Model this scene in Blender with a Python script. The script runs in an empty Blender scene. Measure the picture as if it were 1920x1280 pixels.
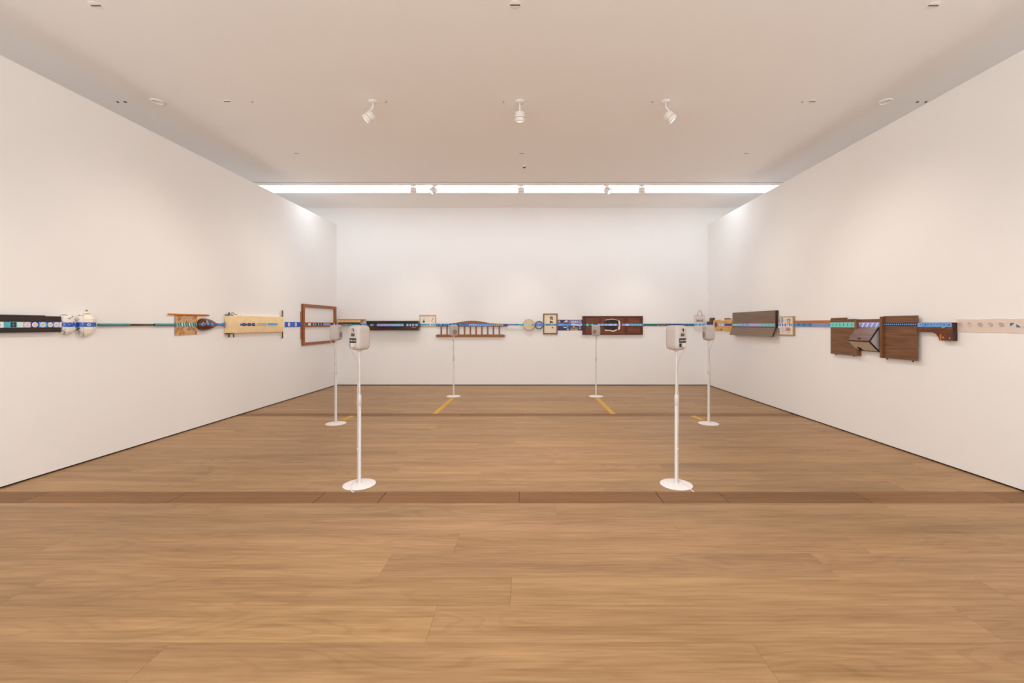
import bpy, bmesh, math, random
from mathutils import Vector, Matrix
random.seed(7)
SC = bpy.context.scene
COL = SC.collection

# ------------------------------------------------------------------ camera, world, exposure
F, CX, CY, EYE = 800.0, 990.0, 608.0, 1.55          # focal length and vanishing point in photo pixels, eye height
cam_d = bpy.data.cameras.new('camera'); cam = bpy.data.objects.new('camera', cam_d); COL.objects.link(cam)
cam.location = (0, 0, EYE); cam.rotation_euler = (math.pi/2, 0, 0)
cam_d.sensor_width = 36; cam_d.lens = F/1920*36
cam_d.shift_x = -(CX-960)/1920; cam_d.shift_y = -(640-CY)/1920
cam_d.clip_start = 0.05
SC.camera = cam
SC.view_settings.view_transform = 'Standard'; SC.view_settings.look = 'None'
SC.view_settings.gamma = 1; SC.view_settings.use_curve_mapping = False
SC.view_settings.exposure = -0.65
SC.cycles.max_bounces = 14; SC.cycles.diffuse_bounces = 10; SC.cycles.caustics_reflective = False; SC.cycles.caustics_refractive = False
W = bpy.data.worlds.new('world'); SC.world = W; W.use_nodes = True
W.node_tree.nodes['Background'].inputs[0].default_value = (0.93, 0.96, 0.98, 1)
W.node_tree.nodes['Background'].inputs[1].default_value = 3.85
SLOT_STRENGTH = 6.6
SLOT_COLOR = (0.84, 0.92, 1.0)
SPOT_COLOR = (1.0, 0.90, 0.78)
P_BACK, P_SIDE, P_FLOOR = 112.0, 168.0, 340.0

# ------------------------------------------------------------------ materials
def lin(h):
    h = h.lstrip('#'); o = []
    for i in (0, 2, 4):
        c = int(h[i:i+2], 16)/255
        o.append(c/12.92 if c <= .04045 else ((c+.055)/1.055)**2.4)
    return (*o, 1)
_M = {}
def nt(name):
    m = bpy.data.materials.new(name); m.use_nodes = True
    return m, m.node_tree.nodes, m.node_tree.links, m.node_tree.nodes['Principled BSDF']
def ramp(n, a, b, pa=0.3, pb=0.7):
    r = n.new('ShaderNodeValToRGB'); e = r.color_ramp.elements
    e[0].color = a; e[1].color = b; e[0].position = pa; e[1].position = pb
    return r
K_ALB = 1.25
def alb(h): c = lin(h); return tuple(min(.93, v*K_ALB) for v in c[:3])+(1,)
def shade(c, k): return (min(1, c[0]*k), min(1, c[1]*k), min(1, c[2]*k), 1)
def paint(hexc, rough=0.5, var=0.06, scale=30, bump=0.0, metal=0.0):
    key = ('p', hexc, rough, var, scale, bump, metal)
    if key in _M: return _M[key]
    m, n, l, b = nt('paint_'+hexc.lstrip('#')); c = alb(hexc)
    tc = n.new('ShaderNodeTexCoord'); no = n.new('ShaderNodeTexNoise'); no.inputs['Scale'].default_value = scale
    l.new(tc.outputs['Object'], no.inputs['Vector'])
    r = ramp(n, shade(c, 1-var), shade(c, 1+var)); l.new(no.outputs['Fac'], r.inputs[0]); l.new(r.outputs[0], b.inputs['Base Color'])
    b.inputs['Roughness'].default_value = rough; b.inputs['Metallic'].default_value = metal
    if bump:
        bp = n.new('ShaderNodeBump'); bp.inputs['Strength'].default_value = bump; bp.inputs['Distance'].default_value = 0.002
        l.new(no.outputs['Fac'], bp.inputs['Height']); l.new(bp.outputs[0], b.inputs['Normal'])
    _M[key] = m; return m
def wood(h1, h2, sx=3, sy=60, sz=60, rough=0.4, name='wood'):
    key = ('w', h1, h2, sx, sy, sz, rough)
    if key in _M: return _M[key]
    m, n, l, b = nt(name)
    tc = n.new('ShaderNodeTexCoord'); mp = n.new('ShaderNodeMapping'); mp.inputs['Scale'].default_value = (sx, sy, sz)
    no = n.new('ShaderNodeTexNoise'); no.inputs['Scale'].default_value = 1; no.inputs['Detail'].default_value = 5
    l.new(tc.outputs['Object'], mp.inputs[0]); l.new(mp.outputs[0], no.inputs['Vector'])
    r = ramp(n, alb(h1), alb(h2), .3, .7); l.new(no.outputs['Fac'], r.inputs[0]); l.new(r.outputs[0], b.inputs['Base Color'])
    b.inputs['Roughness'].default_value = rough
    bp = n.new('ShaderNodeBump'); bp.inputs['Strength'].default_value = 0.15; bp.inputs['Distance'].default_value = 0.001
    l.new(no.outputs['Fac'], bp.inputs['Height']); l.new(bp.outputs[0], b.inputs['Normal'])
    _M[key] = m; return m
def plaster(name, c, rough=0.9):
    m, n, l, b = nt(name)
    tc = n.new('ShaderNodeTexCoord'); no = n.new('ShaderNodeTexNoise'); no.inputs['Scale'].default_value = 1.3; no.inputs['Detail'].default_value = 4
    l.new(tc.outputs['Object'], no.inputs['Vector'])
    r = ramp(n, shade(c, .985), c, .35, .65); l.new(no.outputs['Fac'], r.inputs[0]); l.new(r.outputs[0], b.inputs['Base Color'])
    b.inputs['Roughness'].default_value = rough; b.inputs['Specular IOR Level'].default_value = 0.2
    return m
def oak_floor(name, ca, cb, gain=1.0, rough=0.42):
    """oak boards: every board gets its own tone and its own stretch of grain"""
    m, n, l, b = nt(name)
    oi = n.new('ShaderNodeObjectInfo'); tc = n.new('ShaderNodeTexCoord')
    cmb = n.new('ShaderNodeCombineXYZ'); mul = n.new('ShaderNodeMath'); mul.operation = 'MULTIPLY'; mul.inputs[1].default_value = 37
    l.new(oi.outputs['Random'], mul.inputs[0]); l.new(mul.outputs[0], cmb.inputs[0]); l.new(mul.outputs[0], cmb.inputs[2])
    add = n.new('ShaderNodeVectorMath'); add.operation = 'ADD'; l.new(tc.outputs['Object'], add.inputs[0]); l.new(cmb.outputs[0], add.inputs[1])
    def noise(scale, detail):
        mp = n.new('ShaderNodeMapping'); mp.inputs['Scale'].default_value = scale; l.new(add.outputs[0], mp.inputs[0])
        no = n.new('ShaderNodeTexNoise'); no.inputs['Scale'].default_value = 1; no.inputs['Detail'].default_value = detail
        l.new(mp.outputs[0], no.inputs['Vector']); return no
    fine = noise((3.2, 62, 1), 6); broad = noise((.7, 9, 1), 2); ring = noise((.85, 4.6, 1), 1.5)
    # cathedral grain: contour lines of a stretched noise
    m1 = n.new('ShaderNodeMath'); m1.operation = 'MULTIPLY'; m1.inputs[1].default_value = 70; l.new(ring.outputs['Fac'], m1.inputs[0])
    m2 = n.new('ShaderNodeMath'); m2.operation = 'SINE'; l.new(m1.outputs[0], m2.inputs[0])
    r1 = ramp(n, ca, cb, .32, .68)
    mix0 = n.new('ShaderNodeMath'); mix0.operation = 'MULTIPLY_ADD'; mix0.inputs[1].default_value = .5
    l.new(fine.outputs['Fac'], mix0.inputs[0])
    h = n.new('ShaderNodeMath'); h.operation = 'MULTIPLY'; h.inputs[1].default_value = .5; l.new(broad.outputs['Fac'], h.inputs[0]); l.new(h.outputs[0], mix0.inputs[2])
    l.new(mix0.outputs[0], r1.inputs[0])
    r2 = ramp(n, (.90, .87, .84, 1), (1, 1, 1, 1), .0, .35)
    m3 = n.new('ShaderNodeMath'); m3.operation = 'MULTIPLY_ADD'; m3.inputs[1].default_value = .5; m3.inputs[2].default_value = .5; l.new(m2.outputs[0], m3.inputs[0]); l.new(m3.outputs[0], r2.inputs[0])
    mx = n.new('ShaderNodeMix'); mx.data_type = 'RGBA'; mx.blend_type = 'MULTIPLY'
    mk = noise((.5, 2.2, 1), 1); rk = ramp(n, (0, 0, 0, 1), (1, 1, 1, 1), .42, .62); l.new(mk.outputs['Fac'], rk.inputs[0]); l.new(rk.outputs[0], mx.inputs[0])
    l.new(r1.outputs[0], mx.inputs[6]); l.new(r2.outputs[0], mx.inputs[7])
    my = n.new('ShaderNodeMix'); my.data_type = 'RGBA'; my.blend_type = 'MULTIPLY'; my.inputs[0].default_value = 1
    l.new(mx.outputs[2], my.inputs[6]); l.new(oi.outputs['Color'], my.inputs[7])
    l.new(my.outputs[2], b.inputs['Base Color'])
    b.inputs['Roughness'].default_value = rough; b.inputs['Specular IOR Level'].default_value = 0.35
    bp = n.new('ShaderNodeBump'); bp.inputs['Strength'].default_value = 0.08; bp.inputs['Distance'].default_value = 0.001
    l.new(fine.outputs['Fac'], bp.inputs['Height']); l.new(bp.outputs[0], b.inputs['Normal'])
    return m
def floral(name, base, ink, scale=26, thr=.55):
    m, n, l, b = nt(name)
    tc = n.new('ShaderNodeTexCoord'); no = n.new('ShaderNodeTexNoise'); no.inputs['Scale'].default_value = scale; no.inputs['Detail'].default_value = 3; no.inputs['Distortion'].default_value = 1.5
    l.new(tc.outputs['Object'], no.inputs['Vector'])
    r = ramp(n, alb(base), alb(ink), thr, thr+.10); l.new(no.outputs['Fac'], r.inputs[0]); l.new(r.outputs[0], b.inputs['Base Color'])
    b.inputs['Roughness'].default_value = .15
    return m
def emission(name, c, s):
    m, n, l, b = nt(name)
    b.inputs['Base Color'].default_value = (.8, .8, .8, 1); b.inputs['Emission Color'].default_value = (*c, 1); b.inputs['Emission Strength'].default_value = s
    return m

WALL = plaster('white_wall', (.93, .928, .925, 1)); CEIL = plaster('white_ceiling', (.96, .958, .955, 1))
DARK = paint('#241a16', .7); WHITE = paint('#e8e4e2', .4, .02); BLACK = paint('#14110f', .5); GREY = paint('#8d8580', .5); SILVER = paint('#b9b6b2', .3, metal=.7)
OAK = oak_floor('oak_boards', lin('#916d45'), lin('#bb9468'))
GRATE = oak_floor('oak_grate', lin('#7b5428'), lin('#966636'))

# ------------------------------------------------------------------ mesh building
class MB:
    def __init__(s): s.v = []; s.f = []; s.m = []; s.sm = []; s.mats = []
    def mi(s, mat):
        if mat not in s.mats: s.mats.append(mat)
        return s.mats.index(mat)
    def add(s, pts, faces, mat, smooth=False):
        o = len(s.v); s.v += [tuple(p) for p in pts]
        for k, f in enumerate(faces):
            s.f.append([i+o for i in f]); s.m.append(s.mi(mat[k] if isinstance(mat, list) else mat)); s.sm.append(smooth)
        return s
    def box(s, a0, a1, b0, b1, c0, c1, mat):
        p = [(a, b, c) for c in (c0, c1) for b in (b0, b1) for a in (a0, a1)]
        return s.add(p, [(0,2,3,1), (4,5,7,6), (0,1,5,4), (2,6,7,3), (0,4,6,2), (1,3,7,5)], mat)
    def loft(s, lo, hi, mat, smooth=False):
        """closed solid between two rings of points"""
        k = len(lo); f = [tuple(range(k-1, -1, -1)), tuple(range(k, 2*k))]
        f += [(i, (i+1) % k, (i+1) % k+k, i+k) for i in range(k)]
        s.add(list(lo)+list(hi), f, mat)
        if smooth:
            for i in range(1, k+1): s.sm[-i] = True
        return s
    def extr(s, poly, c0, c1, mat, smooth=False):
        a = sum(poly[i][0]*poly[(i+1) % len(poly)][1]-poly[(i+1) % len(poly)][0]*poly[i][1] for i in range(len(poly)))
        if a < 0: poly = poly[::-1]
        return s.loft([(x, y, c0) for x, y in poly], [(x, y, c1) for x, y in poly], mat, smooth)
    def flat(s, poly, c, mat):
        a = sum(poly[i][0]*poly[(i+1) % len(poly)][1]-poly[(i+1) % len(poly)][0]*poly[i][1] for i in range(len(poly)))
        if a < 0: poly = poly[::-1]
        return s.add([(x, y, c) for x, y in poly], [tuple(range(len(poly)))], mat)
    def cyl(s, cx, cy, r, c0, c1, mat, n=24): return s.extr([(cx+r*math.cos(2*math.pi*i/n), cy+r*math.sin(2*math.pi*i/n)) for i in range(n)], c0, c1, mat, True)
    def tube(s, path, r, mat, n=8):
        P = [Vector(p) for p in path]; R = r if isinstance(r, list) else [r]*len(P); pts = []; k = len(P)
        ref = Vector((0, 0, 1)); up = None
        for i in range(k):
            t = (P[min(i+1, k-1)]-P[max(i-1, 0)]).normalized()
            if up is None: up = (ref if abs(t.dot(ref)) < .9 else Vector((1, 0, 0)))
            x = (up - t*up.dot(t)).normalized(); y = t.cross(x); up = x
            pts += [P[i]+(x*math.cos(2*math.pi*j/n)+y*math.sin(2*math.pi*j/n))*R[i] for j in range(n)]
        f = [(i*n+j, i*n+(j+1) % n, (i+1)*n+(j+1) % n, (i+1)*n+j) for i in range(k-1) for j in range(n)]
        s.add(pts, f, mat, True); s.add(pts[:n], [tuple(range(n-1, -1, -1))], mat); s.add(pts[-n:], [tuple(range(n))], mat)
        return s
    def lathe(s, prof, mat, n=32, a0=0, a1=2*math.pi, fn=None):
        """profile (radius, height); fn maps (x, y, h) to the part's own axes; mat may be a list per profile step"""
        full = abs(a1-a0-2*math.pi) < 1e-6; k = n if full else n+1; pts = []
        for r, h in prof:
            for j in range(k):
                a = a0+(a1-a0)*j/n; p = (r*math.cos(a), r*math.sin(a), h); pts.append(fn(*p) if fn else p)
        o = len(s.v); s.v += [tuple(p) for p in pts]
        for i in range(len(prof)-1):
            for j in range(n if full else n):
                j2 = (j+1) % k if full else j+1
                q = [i*k+j, i*k+j2, (i+1)*k+j2, (i+1)*k+j]
                s.f.append([x+o for x in q]); s.m.append(s.mi(mat[i] if isinstance(mat, list) else mat)); s.sm.append(True)
        return s
    def build(s, name, parent=None, bevel=0, weld=True, normals=True):
        me = bpy.data.meshes.new(name)
        me.from_pydata(s.v, [], s.f)
        for m in s.mats: me.materials.append(m)
        me.polygons.foreach_set('material_index', s.m); me.polygons.foreach_set('use_smooth', s.sm)
        if weld or normals:
            bm = bmesh.new(); bm.from_mesh(me)
            if weld: bmesh.ops.remove_doubles(bm, verts=bm.verts, dist=1e-6); bmesh.ops.dissolve_degenerate(bm, dist=1e-7, edges=bm.edges)
            if normals: bmesh.ops.recalc_face_normals(bm, faces=bm.faces)
            bm.to_mesh(me); bm.free()
        o = bpy.data.objects.new(name, me); COL.objects.link(o)
        if parent: o.parent = parent
        if bevel:
            md = o.modifiers.new('bevel', 'BEVEL'); md.width = bevel; md.segments = 2; md.limit_method = 'ANGLE'; md.harden_normals = False
        return o
def tag(o, label, cat, group=None):
    o['label'] = label; o['category'] = cat
    if group: o['group'] = group
    return o
def struct(o): o['kind'] = 'structure'; return o
def thing(name, label, cat, mat=None, group=None):
    o = bpy.data.objects.new(name, None); o.empty_display_size = .1; COL.objects.link(o)
    if mat is not None: o.matrix_world = mat
    return tag(o, label, cat, group)
def copy_tree(o, parent=None):
    c = o.copy(); COL.objects.link(c)
    if parent: c.parent = parent
    for ch in o.children: copy_tree(ch, c)
    return c

# ------------------------------------------------------------------ the walls as drawing boards
class Frame:
    def __init__(s, O, U): s.O = Vector(O); s.U = Vector(U).normalized(); s.V = Vector((0, 0, 1)); s.W = s.U.cross(s.V)
    def at(s, x, y, w=0):
        C = Vector((0, 0, EYE)); d = Vector(((x-CX)/F, 1, (CY-y)/F))
        t = (w - (C-s.O).dot(s.W))/d.dot(s.W); p = C+d*t - s.O
        return p.dot(s.U), p.z, w
    def mat(s, u, v):
        p = s.O+s.U*u+s.V*v; U, V, Wn = s.U, s.V, s.W
        return Matrix(((U.x, V.x, Wn.x, p.x), (U.y, V.y, Wn.y, p.y), (U.z, V.z, Wn.z, p.z), (0, 0, 0, 1)))
YB = F*EYE/114.0                                     # the far wall
SL = .0143; XL0 = -4.98-SL*4.026; XR = 4.587
LEFT = Frame((XL0, 0, 0), (SL, 1, 0)); BACK = Frame((0, YB, 0), (1, 0, 0)); RIGHT = Frame((XR, 0, 0), (0, -1, 0))
H_WALL = EYE+2.542; H_CEIL = EYE+2.98

class Piece:
    """a thing on a wall: its Empty stands on the wall plane, its parts are measured from there"""
    def __init__(s, fr, name, label, cat, x, y, group=None):
        s.fr = fr; s.u, s.v, _ = fr.at(x, y); s.o = thing(name, label, cat, fr.mat(s.u, s.v), group)
    def p(s, x, y, w=0): u, v, w = s.fr.at(x, y, w); return (u-s.u, v-s.v, w)
    def pts(s, L, w=0): return [s.p(x, y, w)[:2] for x, y in L]
    def rect(s, x0, x1, y0, y1, w=0, xr=None):
        xr = (x0+x1)/2 if xr is None else xr
        return s.p(x0, 608, w)[0], s.p(x1, 608, w)[0], s.p(xr, y1, w)[1], s.p(xr, y0, w)[1]
    def box(s, name, x0, x1, y0, y1, w0, w1, mat, bevel=.002, xr=None):
        a0, a1, b0, b1 = s.rect(x0, x1, y0, y1, w1, xr)
        return MB().box(a0, a1, b0, b1, w0, w1, mat).build(name, s.o, bevel)
    def band(s, name, x0, x1, y0, y1, w, base, motifs=None, xr=None, parent=None, t=.002):
        """a printed strip: a thin plate carrying flat print cut from polygons; s runs 0..1 along it, t 0..1 up it"""
        a0, a1, b0, b1 = s.rect(x0, x1, y0, y1, w, xr); A = (a1-a0)/(b1-b0)
        mb = MB().box(a0, a1, b0, b1, w, w+t, paint(base, .5, .08, 60))
        k = 0
        for col, poly in (motifs(A) if motifs else []):
            k += 1
            mb.flat([(a0+(a1-a0)*q[0], b0+(b1-b0)*q[1]) for q in poly], w+t+.0005+.00004*k, paint(col, .5, .08, 60))
        return mb.build(name, parent or s.o, 0, weld=False, normals=False)
# --- print patterns
def R_(c, s0, s1, t0=0., t1=1.): return (c, [(s0, t0), (s1, t0), (s1, t1), (s0, t1)])
def C_(c, s, t, r, A, n=14, sq=1): return (c, [(s+r/A*sq*math.cos(2*math.pi*i/n), t+r*math.sin(2*math.pi*i/n)) for i in range(n)])
def cells(cols, n=None, s0=0., s1=1., t0=0., t1=1.):
    n = n or len(cols); return lambda A: [R_(cols[i % len(cols)], s0+(s1-s0)*i/n, s0+(s1-s0)*(i+1)/n, t0, t1) for i in range(n)]
def rings(n, c1, c2, r=.4, s0=0., s1=1., sq=1):
    def f(A):
        o = []
        for i in range(n):
            c = s0+(s1-s0)*(i+.5)/n; o.append(C_(c1, c, .5, r, A, sq=sq))
            if c2: o.append(C_(c2, c, .5, r*.5, A, sq=sq))
        return o
    return f
def diag(n, cols, lean=1.0, s0=0., s1=1.):
    def f(A):
        o = []; d = (s1-s0)/n
        for i in range(n):
            a = s0+d*i; b = a+d*.62; L = min(lean*d*.38, d*.38)
            o.append((cols[i % len(cols)], [(a+L, 0), (b+L, 0), (b, 1), (a, 1)]))
        return o
    return f
def zigzag(n, cols, rows=2):
    def f(A):
        o = []
        for r in range(rows):
            for i in range(n):
                a = i/n; t0 = r/rows+.06; t1 = (r+1)/rows-.06
                o.append((cols[(i+r) % len(cols)], [(a+.1/n, t0), (a+.75/n, t0), (a+.95/n, t1), (a+.3/n, t1)]))
        return o
    return f
def blocks(spec):
    """spec: list of (width share, function or colour)"""
    tot = sum(q[0] for q in spec)
    def f(A):
        o = []; s = 0
        for wd, g in spec:
            a, b = s/tot, (s+wd)/tot; s += wd
            if isinstance(g, str): o.append(R_(g, a, b)); continue
            if isinstance(g, tuple): o.append(R_(g[0], a, b)); g = g[1]
            for c, poly in g(A*(b-a)): o.append((c, [(a+(b-a)*x, t) for x, t in poly]))
        return o
    return f
def dots(n, c, r=.2, jit=0.25):
    rr = random.Random(n)
    return lambda A: [C_(c if isinstance(c, str) else c[i % len(c)], (i+.5)/n, .5+jit*rr.uniform(-1, 1), r, A, 10) for i in range(n)]

# ------------------------------------------------------------------ room shell
def wallbox(name, fr, u0, u1, z0, z1, thick, mat):
    o = MB().box(u0, u1, z0, z1, -thick, 0, mat).build(name); o.matrix_world = fr.mat(0, 0); return struct(o)
YF = -1.4
GAP = .016
wallbox('wall_left', LEFT, YF, YB/math.cos(SL)+.0, GAP, H_WALL, .14, WALL)
wallbox('wall_right', RIGHT, -YB, -YF, GAP, H_WALL, .14, WALL)
wallbox('wall_back', BACK, -9, 9, GAP, H_CEIL, .2, WALL)
# added opening behind the photographer, lets world light in as fill
pl = bpy.data.lights.new('fill_portal', 'AREA'); pl.shape = 'RECTANGLE'; pl.size = 18.0; pl.size_y = H_CEIL; pl.cycles.is_portal = True
po = bpy.data.objects.new('fill_portal', pl); COL.objects.link(po); po.location = (0, YF-.1, H_CEIL/2); po.rotation_euler = (math.pi/2, 0, 0)
struct(MB().box(-9.2, -9, YF-.2, YB+.2, 0, H_CEIL, WALL).build('wall_outer_left'))
struct(MB().box(9, 9.2, YF-.2, YB+.2, 0, H_CEIL, WALL).build('wall_outer_right'))
def skirt(name, fr, u0, u1):
    o = MB().box(u0, u1, 0, GAP, -.12, -.008, DARK).build(name); o.matrix_world = fr.mat(0, 0); struct(o)
skirt('baseboard_left', LEFT, YF, YB); skirt('baseboard_right', RIGHT, -YB, -YF); skirt('baseboard_back', BACK, -9, 9)
YS0, YS1 = 9.135, 9.66                                # the light slot across the ceiling
ce = MB().box(-9.2, 9.2, YF-.2, YS0, H_CEIL, H_CEIL+.15, CEIL).box(-9.2, 9.2, YS1, YB+.2, H_CEIL, H_CEIL+.15, CEIL).box(-9.2, 9.2, YS0, YS1, H_CEIL+.10, H_CEIL+.15, CEIL)
struct(ce.build('ceiling'))

# floor: a slab, the boards and the two slatted grates laid into it
floor = MB().box(-9.2, 9.2, YF-.2, YB+.2, -.12, -.02, OAK).build('floor'); struct(floor)
RW, PL = .27, 2.83
rows = []
y = 3.70
while y > -.2: rows.append((y-RW, y)); y -= RW
y = 3.955
for i in range(12): rows.append((y, y+RW)); y += RW
G2 = (y, y+.245)
y = G2[1]
while y < YB-.02: rows.append((y, min(y+RW, YB+.1))); y += RW
known = {3.565: .23, 3.295: 1.13, 3.025: -.506, 2.755: -.92, 2.485: -.10, 2.215: -.50, 1.945: 1.09, 4.09: .716, 4.36: -.49, 4.63: 1.45, 4.90: .306}
dark = {(2.755, -.92): .90, (4.63, 1.45): .86, (4.09, .716): .90, (3.025, -.506): .95, (2.215, -.5): .97, (4.9, .306): 1.05}
for (y0, y1) in rows:
    yc = (y0+y1)/2; off = None; key = None
    for k in known:
        if abs(k-yc) < .06: off = known[k]; key = k
    if off is None: off = random.uniform(0, PL)
    x = off-PL*4
    while x < 4.75:
        a, b = max(x, -5.2), min(x+PL, 4.72)
        if b-a > .02:
            tone = random.uniform(.91, 1.06)
            for (k, o_), tv in dark.items():
                if key == k and abs(x-o_) < .01: tone = tv
            m = MB().box(a+.0005, b-.0005, y0+.0006, y1-.0006, -.02, 0, OAK).build('floor_plank', floor, 0, weld=False)
            m.color = (tone, tone*random.uniform(.985, 1.01), tone*random.uniform(.96, 1.02), 1)
        x += PL
def grate(y0, y1, joints):
    js = [-5.2]+joints+[4.72]
    for a, b in zip(js, js[1:]):
        t = random.uniform(.9, 1.06)
        p = MB().box(a+.003, b-.003, y0+.002, y1-.002, -.02, -.012, DARK).build('grate_panel', floor, 0, weld=False)
        n = 9; st = (y1-y0-.004)/n; mb = MB()
        for i in range(n): mb.box(a+.003, b-.003, y0+.002+st*i+.0019, y0+.002+st*(i+1)-.0019, -.0125, -.0004, GRATE)
        q = mb.build('grate_slats', p, 0, weld=False); q['kind'] = 'stuff'; q.color = (t, t, t, 1)
grate(3.70, 3.955, [-4.43, -3.14, -1.87, -1.31, -.077, 1.18, 1.757, 3.0, 4.21])
grate(G2[0], G2[1], [-4.6, -3.6, -2.36, -1.13, -.08, 1.13, 1.76, 3.0, 4.2])

# ------------------------------------------------------------------ ceiling fixtures
o = MB().box(-9, 9, YS0+.001, YS1-.001, H_CEIL+.045, H_CEIL+.06, emission('light_slot_glow', SLOT_COLOR, SLOT_STRENGTH)).build('ceiling_light')
tag(o, 'long glowing white light panel set in the slot across the ceiling', 'light')
tr = MB().box(-8.9, 8.9, 8.975, 9.075, H_CEIL-.022, H_CEIL, WHITE).box(-8.9, 8.9, 8.962, 8.975, H_CEIL-.003, H_CEIL, GREY)
o = tr.build('light_track', None, 0, weld=False); tag(o, 'white lighting track running across the ceiling in front of the light slot', 'track')

BODY = paint('#dcd8d4', .45, .02); RING = paint('#6d5a49', .5); LENS = emission('lamp_lens', (1, .93, .85), 1.2)
def cylmat(d):
    d = Vector(d).normalized(); return d.to_track_quat('Z', 'Y').to_matrix()
def spotlight(label, X, Y, z_top, z_head, target, power, size=62, swing=(0, 0), group='ceiling spotlights'):
    t = thing('spotlight', label, 'spotlight', Matrix.Translation((X, Y, z_top)), group)
    MB().lathe([(0, 0), (.06, 0), (.06, -.008), (.05, -.022), (0, -.022)], BODY, 24).build('mount', t)
    hx, hy = swing; hz = z_head-z_top
    MB().tube([(0, 0, -.015), (0, 0, hz*.35), (hx, hy, hz*.7), (hx, hy, hz)], .012, BODY).build('arm', t)
    d = Vector(target)-Vector((X+hx, Y+hy, z_head)); M = cylmat(d)
    fn = lambda x, y, h: Vector((hx, hy, hz))+M @ Vector((x, y, h))
    MB().lathe([(0, -.07), (.05, -.07), (.066, -.06), (.068, .005)], BODY, 28, fn=fn).build('lamp_body', t)
    MB().lathe([(.062, .004), (.066, .004), (.066, .009), (.062, .009)], RING, 28, fn=fn).build('gap_ring', t)
    MB().lathe([(.068, .009), (.069, .05), (.060, .062), (.054, .056)], BODY, 28, fn=fn).build('front_ring', t)
    MB().lathe([(0, .050), (.056, .052)], LENS, 28, fn=fn).build('lens', t)
    L = bpy.data.lights.new('spot', 'SPOT'); L.energy = power; L.color = SPOT_COLOR; L.spot_size = math.radians(size); L.spot_blend = 1.0; L.shadow_soft_size = .03
    lo = bpy.data.objects.new('spot_lamp', L); COL.objects.link(lo); lo.parent = t
    lo.location = fn(0, 0, .06); lo.rotation_euler = d.to_track_quat('-Z', 'Y').to_euler()
    return t
HS = H_CEIL-.215
spotlight('white ceiling spotlight tilted towards the left wall, nearest row', -2.07, 5.70, H_CEIL, HS, (-4.95, 5.2, 1.3), P_SIDE, 70, (-.06, 0))
spotlight('white ceiling spotlight pointing straight down, middle of the nearest row', -.11, 5.70, H_CEIL, HS, (-.1, 6.6, 0), P_FLOOR, 90)
spotlight('white ceiling spotlight tilted towards the right wall, nearest row', 1.84, 5.70, H_CEIL, HS, (XR, 5.2, 1.3), P_SIDE, 70, (.06, 0))
zt = H_CEIL-.024; HT = H_CEIL-.15
spotlight('leftmost spotlight on the ceiling track, upright above the piano part', -2.43, 9.03, zt, HT, (-2.9, YB, 0.35), P_BACK, 60, (0.0, .02))
spotlight('track spotlight tilted to the left, beside the leftmost one', -1.98, 9.03, zt, HT, (-4.93, 7.2, 1.3), P_SIDE, 70, (-.03, 0))
spotlight('upright spotlight at the middle of the ceiling track', -.15, 9.03, zt, HT, (-.15, YB, 0.35), P_BACK, 60, (0, .02))
spotlight('track spotlight tilted to the right, beside the rightmost one', 1.66, 9.03, zt, HT, (XR, 6.4, 1.3), P_SIDE, 70, (.03, 0))
spotlight('rightmost spotlight on the ceiling track, upright over the far wall', 2.41, 9.03, zt, HT, (2.7, YB, 0.35), P_BACK, 60, (0, .02))
# the next row of the same fittings, above and behind the photographer
spotlight('white ceiling spotlight above the photographer, aimed at the left wall', -2.07, 2.3, H_CEIL, HS, (-5.0, 2.6, 1.3), P_SIDE, 70, (-.06, 0))
spotlight('white ceiling spotlight above the photographer, aimed at the right wall', 1.84, 2.3, H_CEIL, HS, (XR, 2.6, 1.3), P_SIDE, 70, (.06, 0))
spotlight('white ceiling spotlight above the photographer, pointing down', -.11, 2.3, H_CEIL, HS, (-.1, 2.9, 0), P_FLOOR, 90)

def ceil_xy(x, y): k = 2.98*F/(CY-y); return (x-CX)*k/F, k
def cover(x, y, label, r=.056):
    X, Y = ceil_xy(x, y); t = thing('ceiling_cover', label, 'cover', Matrix.Translation((X, Y, H_CEIL)), 'slotted ceiling covers')
    MB().lathe([(0, -.0025), (r-.003, -.0025), (r, -.001), (r, .0)], CEIL, 28).build('cover_plate', t)
    MB().box(-.047*r/.056, .047*r/.056, -.008, .008, -.004, -.0024, paint('#7a5a34', .6)).build('slot', t)
cover(180, 10, 'round slotted ceiling cover at the top left edge of the picture')
cover(966, 9, 'round slotted ceiling cover at the top middle of the picture')
cover(1750, 10, 'round slotted ceiling cover at the top right edge of the picture')
cover(426, 190, 'slotted ceiling cover level with the spotlights on the left', .052)
cover(1523, 190, 'slotted ceiling cover level with the spotlights on the right', .052)
cover(556, 287, 'small slotted ceiling cover towards the far left', .05)
cover(978, 287, 'small slotted ceiling cover in front of the ceiling sensor', .05)
cover(1400, 287, 'small slotted ceiling cover towards the far right', .05)
for x, r, lab in ((221, .017, 'outer of two dark ceiling dots near the left wall'), (235, .02, 'inner of two dark ceiling dots near the left wall'), (473, .012, 'small grey ceiling dot beside the left slotted cover'),
                  (724, .012, 'small grey ceiling dot beside the left spotlight'), (944, .012, 'small grey ceiling dot beside the middle spotlight'), (1223, .012, 'small grey ceiling dot beside the right spotlight'),
                  (1504, .012, 'small grey ceiling dot beside the right slotted cover'), (1720, .018, 'inner of two dark ceiling dots near the right wall'), (1736, .018, 'outer of two dark ceiling dots near the right wall')):
    X, Y = ceil_xy(x, 191); o = MB().lathe([(0, -.006), (r*.7, -.006), (r, 0)], paint('#4a3c36', .6) if r > .015 else GREY, 12).build('ceiling_socket'); o.location = (X, Y, H_CEIL)
    tag(o, lab, 'socket', 'ceiling sockets')
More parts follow.
